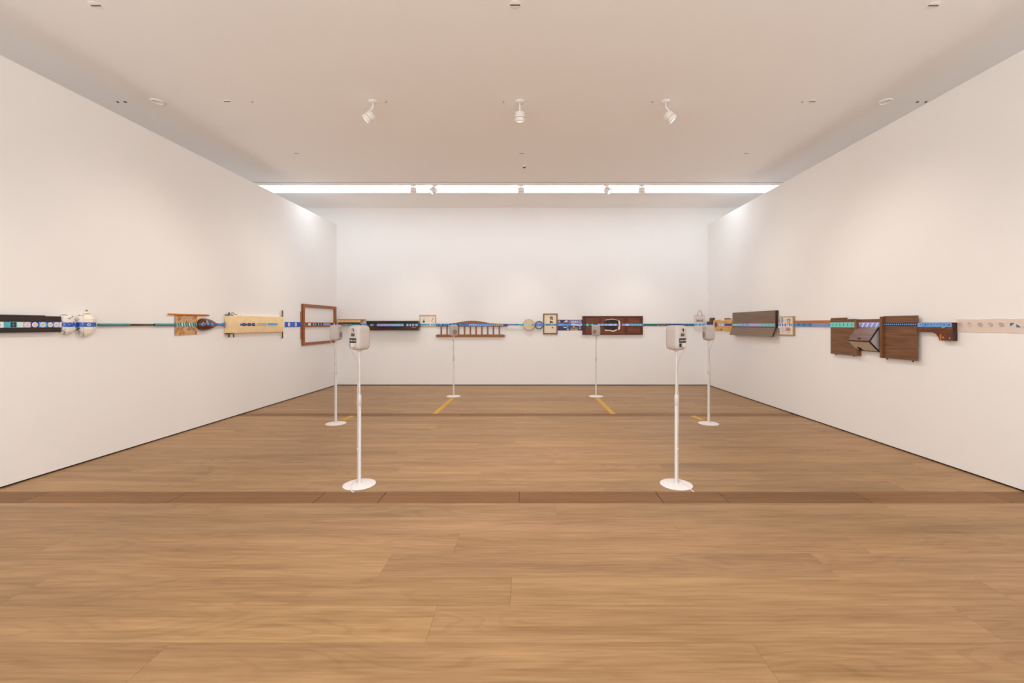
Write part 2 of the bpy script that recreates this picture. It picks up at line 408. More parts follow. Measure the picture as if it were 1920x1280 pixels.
for x, lab in ((295, 'flat round white ceiling plate with raised rim near the left wall'), (1660, 'flat round white ceiling plate with raised rim near the right wall')):
    X, Y = ceil_xy(x, 190); t = thing('ceiling_plate', lab, 'plate', Matrix.Translation((X, Y, H_CEIL)), 'round ceiling plates')
    MB().lathe([(0, -.004), (.062, -.004)], CEIL, 32).build('plate_face', t); MB().lathe([(.062, 0), (.062, -.012), (.074, -.012), (.078, 0)], WHITE, 32).build('rim', t)
X, Y = ceil_xy(983, 309); t = thing('ceiling_sensor', 'small white ceiling sensor with a dark tip in front of the track', 'sensor', Matrix.Translation((X, Y, H_CEIL)))
MB().lathe([(0, -.012), (.045, -.012), (.052, 0)], BODY, 24).build('sensor_base', t); MB().lathe([(0, -.06), (.02, -.058), (.03, -.045), (.022, -.012)], [paint('#57483d', .5), paint('#57483d', .5), BODY], 20).build('sensor_eye', t)

# ------------------------------------------------------------------ loudspeakers on stands
CEN = Vector((-.09, 6.66, 0))
SPK = paint('#b1a8a3', .45, .02); STAND = paint('#c6c0be', .35, .02); BASEW = paint('#dedada', .3, .02)
def superbox(mb, hx, hy, hz, n, mat, k=14):
    for ax in range(3):
        for sg in (-1, 1):
            pts = []
            for i in range(k+1):
                for j in range(k+1):
                    p = [0, 0, 0]; p[ax] = sg; p[(ax+1) % 3] = math.sin((2*i/k-1)*math.pi/2)*.0+(2*i/k-1); p[(ax+2) % 3] = 2*j/k-1
                    q = (abs(p[0])**n+abs(p[1])**n+abs(p[2])**n)**(1/n)
                    pts.append((p[0]/q*hx, p[1]/q*hy, p[2]/q*hz))
            f = [(i*(k+1)+j, (i+1)*(k+1)+j, (i+1)*(k+1)+j+1, i*(k+1)+j+1) for i in range(k) for j in range(k)]
            mb.add(pts, f, mat, True)
    return mb
Z_SP = 1.424
def make_speaker(label):
    t = thing('loudspeaker', label, 'speaker', None, 'loudspeakers on the stands')
    superbox(MB(), .079, .074, .119, 5.6, SPK).build('cabinet', t)
    fr = lambda cx, cz, y: (lambda a, b, h: (cx+a, y+h, cz+b))
    MB().lathe([(.051, -.006), (.050, .003), (.045, .004)], paint('#a39b96', .5), 28, fn=fr(0, -.03, .0725)).build('woofer_ring', t)
    MB().lathe([(.045, .004), (.040, .0048), (.036, .003), (.018, .0012), (.016, .003), (0, .0055)], [paint('#6a605a', .6), paint('#6a605a', .6), paint('#857b75', .6), paint('#5a504a', .6), paint('#756b65', .5)], 28, fn=fr(0, -.03, .0725)).build('woofer_cone', t)
    MB().lathe([(.026, .0045), (.016, .0035), (.012, .001)], SPK, 24, fn=fr(0, .062, .0705)).build('tweeter_horn', t)
    MB().lathe([(.012, .001), (.008, .005), (0, .007)], GREY, 20, fn=fr(0, .062, .0715)).build('tweeter_dome', t)
    pk = lambda nm, x0, x1, z0, z1, y0, y1, m: MB().box(x0, x1, y0, y1, z0, z1, m).build(nm, t, .001)
    MB().lathe([(.026, .0), (.026, .007), (.022, .009), (.020, .005), (0, .0048)], [SPK, SPK, GREY, GREY], 24, fn=lambda a, b, h: (a, -.068-h, .068+b)).build('bass_port', t)
    MB().box(.004, .019, -.0755, -.070, .056, .084, BLACK).build('port_opening', t, .002)
    pk('label_plate', -.026, .026, .012, .040, -.0755, -.066, paint('#4a4441', .5))
    p = pk('connector_panel', -.048, .048, -.05, -.005, -.076, -.064, paint('#2b2725', .5))
    for i in range(4):
        MB().lathe([(0, .006), (.007, .006), (.008, 0)], SILVER if i % 2 else GREY, 12, fn=lambda a, b, h, i=i: (-.036+.024*i+a, -.076-h, -.028+b)).build('socket', p)
    pk('power_plug', -.012, .022, -.088, -.052, -.094, -.064, STAND)
    pk('input_jack', -.044, -.018, -.088, -.054, -.077, -.062, BLACK)
    return t
def make_stand(label, kind):
    t = thing('speaker_stand', label, 'stand', None, 'loudspeaker stands')
    MB().lathe([(0, .018), (.02, .018), (.09, .0135), (.140, .0095), (.152, .006), (.153, .002), (.146, 0), (0, 0)], BASEW, 48).build('base', t)
    MB().lathe([(.024, .017), (.024, .022), (.0155, .03), (.0155, .80), (.013, .80)], STAND, 20).build('lower_pole', t)
    MB().lathe([(.0155, .768), (.0185, .772), (.0185, .865), (.015, .872), (.0105, .872)], STAND, 20).build('collar', t)
    MB().lathe([(.0105, .86), (.0105, 1.29)], STAND, 16).build('upper_pole', t)
    MB().lathe([(.0105, 1.285), (.014, 1.29), (.032, 1.300), (.032, 1.308), (0, 1.308)], STAND, 20).build('top_plate', t)
    path = [(.006, -.085, 1.335), (.006, -.088, 1.30), (.004, -.07, 1.27), (.002, -.03, 1.2), (0, -.017, 1.15), (.006, -.017, 1.0), (-.004, -.019, .93), (.004, -.024, .87), (0, -.025, .77), (.006, -.023, .72), (0, -.021, .5), (0, -.021, .1), (0, -.021, .03)]
    path += [(0, -.026, .022)]
    MB().tube(path, .0042, paint('#b5aeaa', .5, .02), 8).build('cable', t)
    MB().lathe([(.005, -.006), (.006, -.006), (.006, .006), (.005, .006)], BODY, 10, fn=lambda a, b, h: (a, b-.021, .35+h)).build('cable_clip', t)
    return t
spots = [(674, 4.13, 'nearest left', 'front'), (1268, 4.13, 'nearest right', 'front'), (630, 6.67, 'middle left', 'mid'), (1328.5, 6.67, 'middle right', 'mid'), (850.5, 9.19, 'farthest left', 'back'), (1117.5, 9.19, 'farthest right', 'back')]
sl = {'nearest left': 'white loudspeaker on the nearest left stand, its back panel turned to the camera',
      'nearest right': 'white loudspeaker on the nearest right stand, its back panel turned to the camera',
      'middle left': 'white loudspeaker seen side on in front of the wooden window frame',
      'middle right': 'white loudspeaker seen side on below the paper carrier bag',
      'farthest left': 'white loudspeaker facing the camera in front of the spindle headboard',
      'farthest right': 'white loudspeaker facing the camera in front of the broken brown panel'}
tl = {'nearest left': 'nearest left white speaker stand, its round base just behind the floor grate',
      'nearest right': 'nearest right white speaker stand, its round base just behind the floor grate',
      'middle left': 'white speaker stand close to the left wall with a yellow strip behind its base',
      'middle right': 'white speaker stand close to the right wall with a yellow strip behind its base',
      'farthest left': 'farthest left white speaker stand, thin pole before the spindle headboard',
      'farthest right': 'farthest right white speaker stand, thin pole before the broken brown panel'}
sp0 = make_speaker(sl['nearest left']); st0 = make_stand(tl['nearest left'], 'front')
for i, (px, Y, nm, kind) in enumerate(spots):
    X = (px-CX)*Y/F; s = sp0 if i == 0 else copy_tree(sp0); b = st0 if i == 0 else copy_tree(st0)
    d = CEN-Vector((X, Y, 0)); rz = math.atan2(d.y, d.x)-math.pi/2
    s.location = (X, Y, Z_SP); s.rotation_euler = (0, 0, rz); s['label'] = sl[nm]
    b.location = (X, Y, 0); b.rotation_euler = (0, 0, rz); b['label'] = tl[nm]
def floor_xy(x, y): k = EYE*F/(y-CY); return (x-CX)*k/F, k
CAB = paint('#dcd6d2', .5, .02)
for L, lab in (([(674, 897), (672, 902), (662, 908), (658, 914), (657, 918.5), (660, 922.5), (664, 923)], 'white cable running from the nearest left stand over its base to the grate'), ([(1268, 897), (1270, 901), (1280, 908), (1290, 915), (1296, 919), (1301, 922.5)], 'white cable running from the nearest right stand over its base to the grate')):
    pts = []; n = len(L)
    for i, (x, y) in enumerate(L):
        X, Y = floor_xy(x, y); on = (Vector((X, Y))-Vector(((674 if x < 990 else 1268)-CX, F))*(4.13/F)).length if False else math.hypot(X-((674 if x < 990 else 1268)-CX)*4.13/F, Y-4.13)
        z = .0048 if on > .158 else max(.0115, .0185-.06*max(0, on-.02))+.0052
        pts.append((X, Y, z))
    o = MB().tube(pts, .0042, CAB, 8).build('cable'); tag(o, lab, 'cable', 'cables over the stand bases')
    X, Y = floor_xy(*L[-1]); 
YEL = paint('#bd9236', .6, .1, 25)
for (x0, y0, x1, y1, lab) in ((848, 746.6, 815, 776, 'yellow cable strip from the farthest left stand down to the second grate'), (1120, 746.6, 1150, 776, 'yellow cable strip from the farthest right stand down to the second grate'),
                          (641, 788.5, 660, 780.2, 'short yellow cable strip behind the base of the middle left stand'), (1321, 788.5, 1300, 780.2, 'short yellow cable strip behind the base of the middle right stand')):
    A = Vector((*floor_xy(x0, y0), 0)); B = Vector((*floor_xy(x1, y1), 0)); d = (B-A).normalized(); nrm = Vector((-d.y, d.x, 0)); L = (B-A).length
    if L < .8: B = A+d*min(L, .6)
    hw = .045; prof = [(-hw, 0), (-hw*.75, .009), (-hw*.2, .011), (hw*.2, .011), (hw*.75, .009), (hw, 0)]
    mb = MB().loft([A+nrm*a+Vector((0, 0, h)) for a, h in prof], [B+nrm*a+Vector((0, 0, h)) for a, h in prof], YEL)
    o = mb.build('cable_strip'); tag(o, lab, 'cable strip', 'yellow cable strips')

# ------------------------------------------------------------------ LEFT WALL, near to far
ESP = wood('#1d1613', '#33261f', 3, 40, 40, .4, 'espresso_wood')
P = Piece(LEFT, 'dark_board', 'long blackish brown wooden board at the left edge of the picture, tiled', 'board', 100, 622)
a0, a1, b0, b1 = P.rect(-90, 115, 592.8, 622.3, .05, 100)
MB().box(a0, a1, b0, b1, 0, .05, ESP).build('board', P.o, .003)
MB().box(a0, a1-.14, b1-.001, b1+.008, .005, .045, ESP).build('top_strip', P.o, .002)
def tile(x0, x1, base, mot): P.band('tile', x0, x1, 603.4, 613.8, .0505, base, mot, xr=55, t=.004)
flower = lambda c='#8d8478': (lambda A: [C_('#ddd6d0', .5, .5, .47, A, 18), C_('#b9aa98', .5, .5, .32, A, 14), C_('#ddd6d0', .5, .5, .22, A, 12), C_(c, .5, .5, .1, A, 8)])
tile(-10, 6, '#d9dde0', lambda A: [R_('#3c8fa8', .1, .6, .2, .8), R_('#15202a', .3, .5, .3, .7)])
tile(6.3, 18, '#4ea6ba', None)
tile(18.2, 30.5, '#57b0c2', lambda A: [C_('#1d2b33', .5+dx/A*.22, .5+dy*.27, .24, A, 10) for dx in (-1, 1) for dy in (-.8, .8)]+[C_('#7aa8b4', .5, .5, .12, A, 8)])
tile(30.8, 43, '#9ccbd8', lambda A: [R_('#d8e2e6', .08+.3*i, .32+.3*i, .08+.31*j, .32+.31*j) for i in range(3) for j in range(3)])
tile(43.3, 57, '#a5a4cf', flower()); tile(57.3, 72, '#2c3c9a', flower()); tile(72.3, 87, '#5ba3dc', flower('#8a7a5a')); tile(87.3, 99.5, '#2a56a5', flower()); tile(99.8, 111.6, '#8aa3dd', flower('#90806a')); tile(111.8, 115, '#d8d6dc', None)

PORC = floral('porcelain_floral', '#d6d0c8', '#4a6472', 19, .52); PORCW = paint('#ddd6cc', .15, .03); PBAND = floral('blue_glaze_band', '#1f4fb0', '#9aa6dc', 14, .5)
P = Piece(LEFT, 'porcelain_jar', 'rounded blue and white porcelain jar beside the dark tiled board', 'jar', 132, 626)
cu, cv, _ = P.p(132.5, 608); x0 = P.p(117, 608, .06)[0]; x1 = P.p(148, 608, .06)[0]; R = (x1-x0)/2; hh = P.p(132, 588, .06)[1]-cv; h0 = P.p(132, 627.5, .06)[1]-cv
bt, bb = P.p(132, 604.3, .06)[1]-cv, P.p(132, 612.8, .06)[1]-cv
def prof(top, bot, bt, bb, R, e=.42, n=8):
    out = []
    hs = [bot+(bb-bot)*i/n for i in range(n)]+[bb, bt]+[bt+(top-bt)*(i+1)/n for i in range(n)]
    for h in hs:
        k = h/(top if h > 0 else bot); out.append((R*max(0, 1-abs(k)**3.2)**e, h))
    return out
pr = prof(hh, h0, bt, bb, R); mats = [PBAND if i == 8 else PORC for i in range(len(pr)-1)]
cx_ = (x0+x1)/2
hl = lambda x, y, h: (cx_+x, cv+h, .001+max(y, 0)*.95)
MB().lathe(pr, mats, 28, 0, math.pi, fn=hl).build('jar_body', P.o)

P = Piece(LEFT, 'lidded_jar', 'white porcelain jar with small knob on top, half flowered and half faceted', 'jar', 166, 631)
cv = P.p(166, 608)[1]; x0 = P.p(148.5, 608, .06)[0]; xm = P.p(166, 608, .06)[0]; x1 = P.p(184, 608, .06)[0]; R = (x1-x0)/2; cm = (x0+x1)/2
top = P.p(166, 585, .04)[1]-cv; bot = P.p(166, 631, .04)[1]-cv; bt, bb = P.p(166, 604.3, .06)[1]-cv, P.p(166, 612.6, .06)[1]-cv
def prof2(n=8):
    out = []
    for h in [bot+(bb-bot)*i/n for i in range(n)]+[bb, bt]+[bt+(top-bt)*(i+1)/n for i in range(n)]:
        k = h/(top if h > 0 else bot); out.append((R*max(0, 1-abs(k)**2.5)**.5, h))
    return out
pr = prof2(); mats = [PBAND if i == 8 else PORC for i in range(len(pr)-1)]
SPLIT = math.radians(130)
MB().lathe(pr, mats, 10, SPLIT, math.pi, fn=lambda x, y, h: (cm+x, cv+h, .001+max(0, y)*.95)).build('flowered_half', P.o)
# faceted half: octagon rings
fac = [(.30, bot), (.80, bot*.74), (1.0, bot*.40), (1.0, bb), (1.0, bt), (1.0, top*.45), (.74, top*.78), (.2, top*.98)]
FBAND = paint('#2d62b4', .2, .2, 40)
mb = MB(); k = 4; ring = []
for r, h in fac: ring.append([(cm+R*r*math.cos(a), cv+h, .002+R*.95*r*math.sin(a)) for a in (SPLIT, math.radians(88), math.radians(44), 0)])
for i in range(len(ring)-1):
    for j in range(3): mb.add([ring[i][j], ring[i][j+1], ring[i+1][j+1], ring[i+1][j]], [(0, 1, 2, 3)], FBAND if i == 3 else PORCW)
mb.build('faceted_half', P.o, .002)
kn = MB().lathe([(0, .026), (.009, .024), (.012, .014), (.006, .006), (.022, -.002), (.032, -.014)], [paint('#7a6a4c', .3), paint('#7a6a4c', .3), paint('#a88a50', .3), PORCW, PORCW], 16, fn=lambda x, y, h: (cm+x, cv+top+h, .034+y)); kn.build('lid_knob', P.o)
aa = math.radians(107); er = Vector((math.cos(aa), 0, math.sin(aa))); et = Vector((-math.sin(aa), 0, math.cos(aa))); ce_ = Vector((cm, cv+(bt+bb)/2, .002))+er*R*.90
MB().lathe([(0, .003), (.010, .003), (.016, .0005)], [paint('#8a6a4a'), paint('#ddd6d0')], 14, fn=lambda x, y, h: ce_+et*x+Vector((0, y, 0))+er*h).build('flower_medallion', P.o)

TEALZ = zigzag(40, ['#183440', '#14303a', '#78c4cc'], 2)
P = Piece(LEFT, 'patterned_rod', 'thin horizontal rod wound in teal pattern with a bare brown stretch', 'rod', 258, 608)
def rod(name, x0, x1, r, mat, w=.02):
    A = P.p(x0, 608.8, w); B = P.p(x1, 608.8, w); MB().tube([A, ((A[0]+B[0])/2, A[1], w), B], r, mat, 12).build(name, P.o)
def ziglook(name, a, b, scale):
    m, n, l, bs = nt(name); tc = n.new('ShaderNodeTexCoord'); mp = n.new('ShaderNodeMapping'); mp.inputs['Scale'].default_value = (1, 1, 1)
    wv = n.new('ShaderNodeTexWave'); wv.wave_type = 'BANDS'; wv.bands_direction = 'DIAGONAL'; wv.inputs['Scale'].default_value = scale; wv.inputs['Distortion'].default_value = 1.5
    l.new(tc.outputs['Object'], mp.inputs[0]); l.new(mp.outputs[0], wv.inputs['Vector']); r = ramp(n, lin(a), lin(b), .4, .6); l.new(wv.outputs['Fac'], r.inputs[0]); l.new(r.outputs[0], bs.inputs['Base Color']); bs.inputs['Roughness'].default_value = .5
    return m
TEALROD = ziglook('teal_winding', '#1d3f4a', '#6fb7c0', 26)
rod('rod_end', 184.5, 242, .0165, TEALROD); rod('bare_rod', 242, 289, .0125, wood('#2a1812', '#5a3a2c', 2, 60, 60, .25)); rod('wound_rod', 289, 329, .0185, TEALROD)

P = Piece(LEFT, 'map_scroll', 'old orange printed map hanging from a thin wooden stick', 'map', 350, 628)
def mapmat():
    m, n, l, bs = nt('map_print'); tc = n.new('ShaderNodeTexCoord'); no = n.new('ShaderNodeTexNoise'); no.inputs['Scale'].default_value = 9; no.inputs['Detail'].default_value = 6
    l.new(tc.outputs['Object'], no.inputs['Vector']); r = n.new('ShaderNodeValToRGB'); e = r.color_ramp.elements
    e[0].position = .38; e[0].color = lin('#b9a083'); e[1].position = .62; e[1].color = lin('#cf8a52'); q = e.new(.5); q.color = lin('#d8b283'); q2 = e.new(.54); q2.color = lin('#a57b4f')
    l.new(no.outputs['Fac'], r.inputs[0]); l.new(r.outputs[0], bs.inputs['Base Color']); bs.inputs['Roughness'].default_value = .8
    return m
a0, a1, b0, b1 = P.rect(328.5, 370, 589.5, 628.3, .012, 340)
mb = MB(); n = 14
for i in range(n):
    u0, u1 = a0+(a1-a0)*i/n, a0+(a1-a0)*(i+1)/n; w = lambda q: .009+.003*math.sin(q*26)
    s0, s1 = .004*math.sin(u0*14), .004*math.sin(u1*14)
    mb.add([(u0, b0+s0, w(u0)), (u1, b0+s1, w(u1)), (u1, b1, .01), (u0, b1, .01), (u0, b0+s0, w(u0)-.002), (u1, b0+s1, w(u1)-.002), (u1, b1, .008), (u0, b1, .008)], [(0, 1, 2, 3), (7, 6, 5, 4), (0, 4, 5, 1)], mapmat() if i == 0 else mb.mats[0])
mb.build('map_sheet', P.o)
P.box('paper_margin', 369.5, 380.5, 591, 616, .004, .006, paint('#dcc79a', .8), 0, 375)
A = P.p(315.5, 588.7, .018); B = P.p(391.5, 588.7, .018); B = (B[0], A[1], .018); MB().tube([A, B], .011, wood('#a85f22', '#c98038', 2, 60, 60, .4), 12).build('hanging_stick', P.o)
P.band('painted_band', 329, 371, 605, 611.6, .013, '#2b4a5c', diag(9, ['#7cc3cf', '#57a5b8', '#a8d6da']), xr=350)

P = Piece(LEFT, 'wooden_lute', 'glossy dark brown pear-shaped lute body with blue rings and thin blue neck', 'lute', 392, 616)
A = P.p(373, 608.2, .05); B = P.p(406.5, 608.2, .03); L = B[0]-A[0]; va = A[1]
pf = [(0, 0), (.045, .015), (.075, .08), (.092, .2), (.097, .35), (.092, .5), (.078, .66), (.056, .82), (.035, .93), (.022, 1.0)]
LUTE = wood('#351a10', '#6e3a1c', 4, 25, 25, .12, 'lute_wood')
MB().lathe([(r*.98, h*L) for r, h in pf], LUTE, 24, 0, math.pi, fn=lambda x, y, h: (A[0]+h, va+x*1.0, .019+max(0, y)*1.0)).build('lute_body', P.o)
C1 = P.p(428.0, 608.5, .075); C1 = (C1[0]-.012, C1[1]); NB = paint('#3a7ac8', .4, .2, 30)
MB().loft([(B[0]-.03, va-.021, .03), (B[0]-.03, va+.021, .03), (B[0]-.03, va+.021, .06), (B[0]-.03, va-.021, .06)], [(C1[0]*.72+B[0]*.28, va-.011, .03), (C1[0]*.72+B[0]*.28, va+.013, .03), (C1[0]*.72+B[0]*.28, va+.013, .05), (C1[0]*.72+B[0]*.28, va-.011, .05)], NB).build('neck', P.o, .003)
q0 = C1[0]*.7+B[0]*.3
MB().box(q0, C1[0], va-.024, va+.022, .01, .045, NB).build('peg_box', P.o, .004)
for k, dv in enumerate((.03, -.034)):
    MB().tube([((q0+C1[0])/2-.04, va, .03), ((q0+C1[0])/2+.03, va+dv*1.5, .03)], .006, paint('#8a6a48', .4)).build('tuning_peg', P.o)
for x, y, col in ((381, 608, '#2a5fa8'), (391, 607.2, '#2a7fd0'), (398.2, 608, '#5a86d0')):
    wq = .095
    for _ in range(6):                                                # settle the ring on the body
        c = P.p(x, y, wq); hx = min(1, max(0, (c[0]-A[0])/L)); k_ = next(i for i in range(1, len(pf)) if pf[i][1] >= hx)
        rr = pf[k_-1][0]+(pf[k_][0]-pf[k_-1][0])*(hx-pf[k_-1][1])/(pf[k_][1]-pf[k_-1][1]); sl_ = (pf[k_][0]-pf[k_-1][0])/((pf[k_][1]-pf[k_-1][1])*L)
        dz = c[1]-va; wq = .0205+math.sqrt(max(1e-4, (rr*.98)**2-dz*dz))
    MB().lathe([(0, .001), (.014, .001), (.015, .0015), (.027, .0005), (.028, -.006)], [paint(col, .3), paint('#7db6ec', .3), paint('#2f7bd0', .3), paint('#7db6ec', .3)], 20, fn=lambda x_, y_, h: (c[0]+x_, c[1]+y_, wq+h+sl_*x_-6*y_*y_)).build('painted_ring', P.o)

CREAM = paint('#e3c89c', .75, .06, 12)
P = Piece(LEFT, 'canvas_roll', 'wide cream canvas stretched between two upright rods on the left wall', 'canvas', 480, 623)
W1 = .075
a0, a1, b0, b1 = P.rect(428.5, 533.5, 591, 624.7, W1, 430)
r = .07; prof_ = []
for i in range(9): t_ = math.pi/2+math.pi/2*i/8; prof_.append((a0+r+r*math.cos(t_), .004+r*math.sin(t_)))
prof_ += [(a0+.03, .002), (a1-.03, .002), (a1, .03), (a1-.012, .062), (a1-.05, .07)]
mb = MB(); mb.loft([(u, b0, w) for u, w in prof_], [(u, b1, w) for u, w in prof_], CREAM); o = mb.build('canvas', P.o)
for p_ in o.data.polygons: p_.use_smooth = len(p_.vertices) == 4
md = o.modifiers.new('bevel', 'BEVEL'); md.width = .006; md.segments = 2; md.limit_method = 'ANGLE'
DR = wood('#201612', '#4a3324', 60, 3, 60, .4)
u = P.p(428, 608)[0]; zt_ = P.p(428, 585.3)[1]; zb_ = P.p(428, 632)[1]
MB().tube([(u-.008, zb_, .02), (u-.008, zt_, .02)], .009, DR, 10).build('near_rod', P.o)
for (yy0, yy1, nm) in ((b1, b1+.012, 'upper_clamp'), (b0-.012, b0, 'lower_clamp')): MB().box(a0, a0+.13, yy0, yy1, .01, .065, DARK).build(nm, P.o, .003)
MB().tube([(u+.02, zt_-.02, .035), (u+.05, zt_-.0, .04), (u+.1, zt_-.035, .045), (u+.14, zt_-.03, .05)], .007, paint('#8f8a80', .5), 8).build('frayed_end', P.o)
MB().tube([(u+.07, b0-.012, .04), (u+.07, b0-.07, .04)], .008, DR, 8).build('hanging_peg', P.o)
u2 = P.p(531, 608, .05)[0]; MB().tube([(u2, P.p(531, 634)[1], .035), (u2, P.p(531, 582)[1], .035)], .0125, wood('#5a3a28', '#7a5238', 60, 3, 60, .4), 10).build('far_rod', P.o)
figs = lambda A: [R_('#2f63c4', .0, .31, .12, .8)]+[R_('#1d1d22', s, s+.065, .0, 1.0) for s in (.06, .185, .295)]+[C_('#93a7c8', s+.033, .55, .2, A, 8) for s in (.06, .185, .295)]
rowz = lambda A: [R_('#5a93cf' if i % 2 else '#86a9d0', .42+.018*i, .433+.018*i, .62, .95) for i in range(15)]+[R_('#69b5c4', .37+.02*i, .385+.02*i, .1, .38) for i in range(15)]+[R_('#d09a56', .45, .66, .42, .5)]
rowy = lambda A: [R_(['#3f85cc', '#72b3e0', '#5c9bd8'][i % 3], .70+.015*i, .714+.015*i, .15+.1*(i % 3), 1.0) for i in range(19)]
P.band('painted_band', 450, 521, 605.4, 611, .0745, '#e3c89c', lambda A: figs(A)+rowz(A)+rowy(A), xr=485, t=.001)

P = Piece(LEFT, 'blue_strip', 'bright blue strip with two white medallions between canvas and frame', 'strip', 551, 612)
P.band('strip', 534, 565.8, 603.6, 612.4, .008, '#1553b8', lambda A: [C_(c, s, .5, r_, A, 18) for s in (.22, .62) for c, r_ in (('#e2ddd8', .42), ('#c9bfae', .26), ('#5a4a30', .1))]+[R_('#2f6fd0', .36, .46, .2, .8)], xr=551, t=.006)
P.box('backing', 534, 565.8, 604.2, 613.2, 0, .008, paint('#c9c2bb', .7), 0, 551)

FR = wood('#7a4522', '#9c6034', 3, 50, 50, .4, 'frame_wood'); FRV = wood('#7a4522', '#9c6034', 50, 3, 50, .4, 'frame_wood_upright')
P = Piece(LEFT, 'window_frame', 'empty brown wooden window frame with a middle rail on the left wall', 'frame', 600, 644)
T = .045
a0, a1, b0, b1 = P.rect(568.6, 631.0, 569.2, 647.5, T, 569); hv = b1-b0
vm = P.p(600, 608)[1]
MB().box(a0, a0+.075, b0, b1, .0, T, FRV).build('stile', P.o, .003); MB().box(a1-.075, a1, b0, b1, .0, T, FRV).build('stile', P.o, .003)
MB().box(a0+.075, a1-.075, b1-.065, b1, .0, T-.004, FR).build('rail', P.o, .003); MB().box(a0+.075, a1-.075, b0, b0+.06, 0, T-.004, FR).build('rail', P.o, .003)
MB().box(a0+.075, a1-.075, vm-.055, vm+.045, 0, T-.008, FR).build('middle_rail', P.o, .003)
MB().box(a0-.035, a0-.001, vm-.30, vm+.28, 0, .03, FRV).build('side_batten', P.o, .003)
P.band('painted_band', 573, 628, 605.7, 610, T-.0075, '#4a3a34', blocks([(5, '#6b5348'), (6, '#dcd8d0'), (3, '#2a2826'), (7, ('#b9b7b4', cells(['#3c4650', '#c9c4bd', '#2b8ab0'], 5))), (4, '#3a5a90'), (14, ('#5aa8cf', cells(['#1d2a3c', '#8bc7e0', '#1f3a60'], 7))), (18, '#8f92cf'), (8, '#5a4034'), (4, '#d8d4cc')]), xr=600)

# ------------------------------------------------------------------ FAR WALL, left to right
P = Piece(BACK, 'pale_tray', 'pale wooden drawer end in the corner beside the window frame', 'drawer', 655, 609)
LW = wood('#c79f63', '#dcb981', 3, 50, 50, .5, 'pale_wood')
P.box('top_board', 633, 682, 598.2, 600, 0, .16, wood('#9a6a34', '#b98348', 3, 50, 50, .5), .002)
P.box('front_board', 633, 676, 600, 604.2, .0, .156, LW, .002)
P.box('dark_interior', 634, 672, 604.2, 607.2, 0, .09, paint('#5c5344', .6, .3, 20), .001)
P.box('lower_board', 633, 674.5, 607.2, 610.2, 0, .12, paint('#6a625c', .6), .002)
P.band('painted_band', 633.5, 674, 607.4, 609.9, .1205, '#8f8a96', blocks([(14, '#7d7884'), (6, ('#59535c', cells(['#c9c4cc', '#4a4450'], 4))), (6, '#4f8fae'), (17, ('#1b86b4', cells(['#2a9ac4', '#14749e'], 5)))]))

PIA = wood('#150d0a', '#2e1a12', 3, 40, 40, .12, 'piano_lacquer'); PIB = wood('#35190d', '#4f2816', 3, 40, 40, .12, 'piano_brown')
P = Piece(BACK, 'piano_fallboard', 'glossy black-brown piano front jutting out beside the small framed print', 'piano part', 735, 616)
WB = .16
def tri(name, x0, x1, ya, yb, wa, wb, th, mat, bev=.002):
    a, b, c, d = P.p(x0, ya, wa), P.p(x1, ya, wa), P.p(x1, yb, wb), P.p(x0, yb, wb)
    a0_, a1_ = min(a[0], d[0]), max(b[0], c[0])
    MB().loft([(a0_, a[1], wa), (a1_, a[1], wa), (a1_, a[1], wa-th), (a0_, a[1], wa-th)], [(a0_, c[1], wb), (a1_, c[1], wb), (a1_, c[1], wb-th), (a0_, c[1], wb-th)], mat).build(name, P.o, bev)
P.box('back_panel', 687, 784, 602.6, 606.6, 0, .05, PIA, .002); P.box('top_moulding', 686, 784, 601.4, 602.8, 0, .075, PIB, .002)
P.box('lower_panel', 680, 784, 606.6, 618.2, 0, .15, PIB, .004)
P.box('bottom_moulding', 680, 784, 617.2, 619, 0, .165, PIA, .003)
P.box('dark_recess', 708, 752, 611.5, 614.2, .15, .175, BLACK, .003)  # black bar on the front, stands in for the dark of a recess
a = P.p(783.5, 606, .16); MB().extr([(a[0], a[1]+.05), (a[0]+.022, a[1]-.02), (a[0]+.028, a[1]-.085), (a[0]+.014, a[1]-.12), (a[0]-.01, a[1]-.12), (a[0]-.01, a[1]+.05)], 0, .155, PIA).build('cheek', P.o, .004)
P.band('gold_mark', 772, 780, 613.2, 614.6, .1505, '#b8742c', cells(['#8a4a1c', '#c9823a'], 7, t0=.1, t1=.9), t=.001)
P.band('painted_band', 680.3, 783.5, 606.9, 611.3, .1505, '#2a1812', blocks([(8, ('#4f78b8', cells(['#6a8fd0', '#3f68a8'], 4))), (5, '#2a1812'), (9, ('#2a1812', lambda A: [C_('#3f9fc8', .5, .5, .48, A, 12, sq=1.9)])), (5, '#2a1812'), (26, ('#8a8cd8', zigzag(14, ['#b0a8e4', '#7a86d4', '#a0b4ec'], 2))), (26, ('#6fa3d8', zigzag(16, ['#86bce4', '#5f94d0', '#94d0e0'], 2))), (5, '#2a1812'), (4, '#86b8ec'), (2, '#2a1812'), (3, '#8cc4e0'), (2, '#2a1812'), (4, '#93a8ec'), (2, '#2a1812'), (5, '#6fb2e0')]))

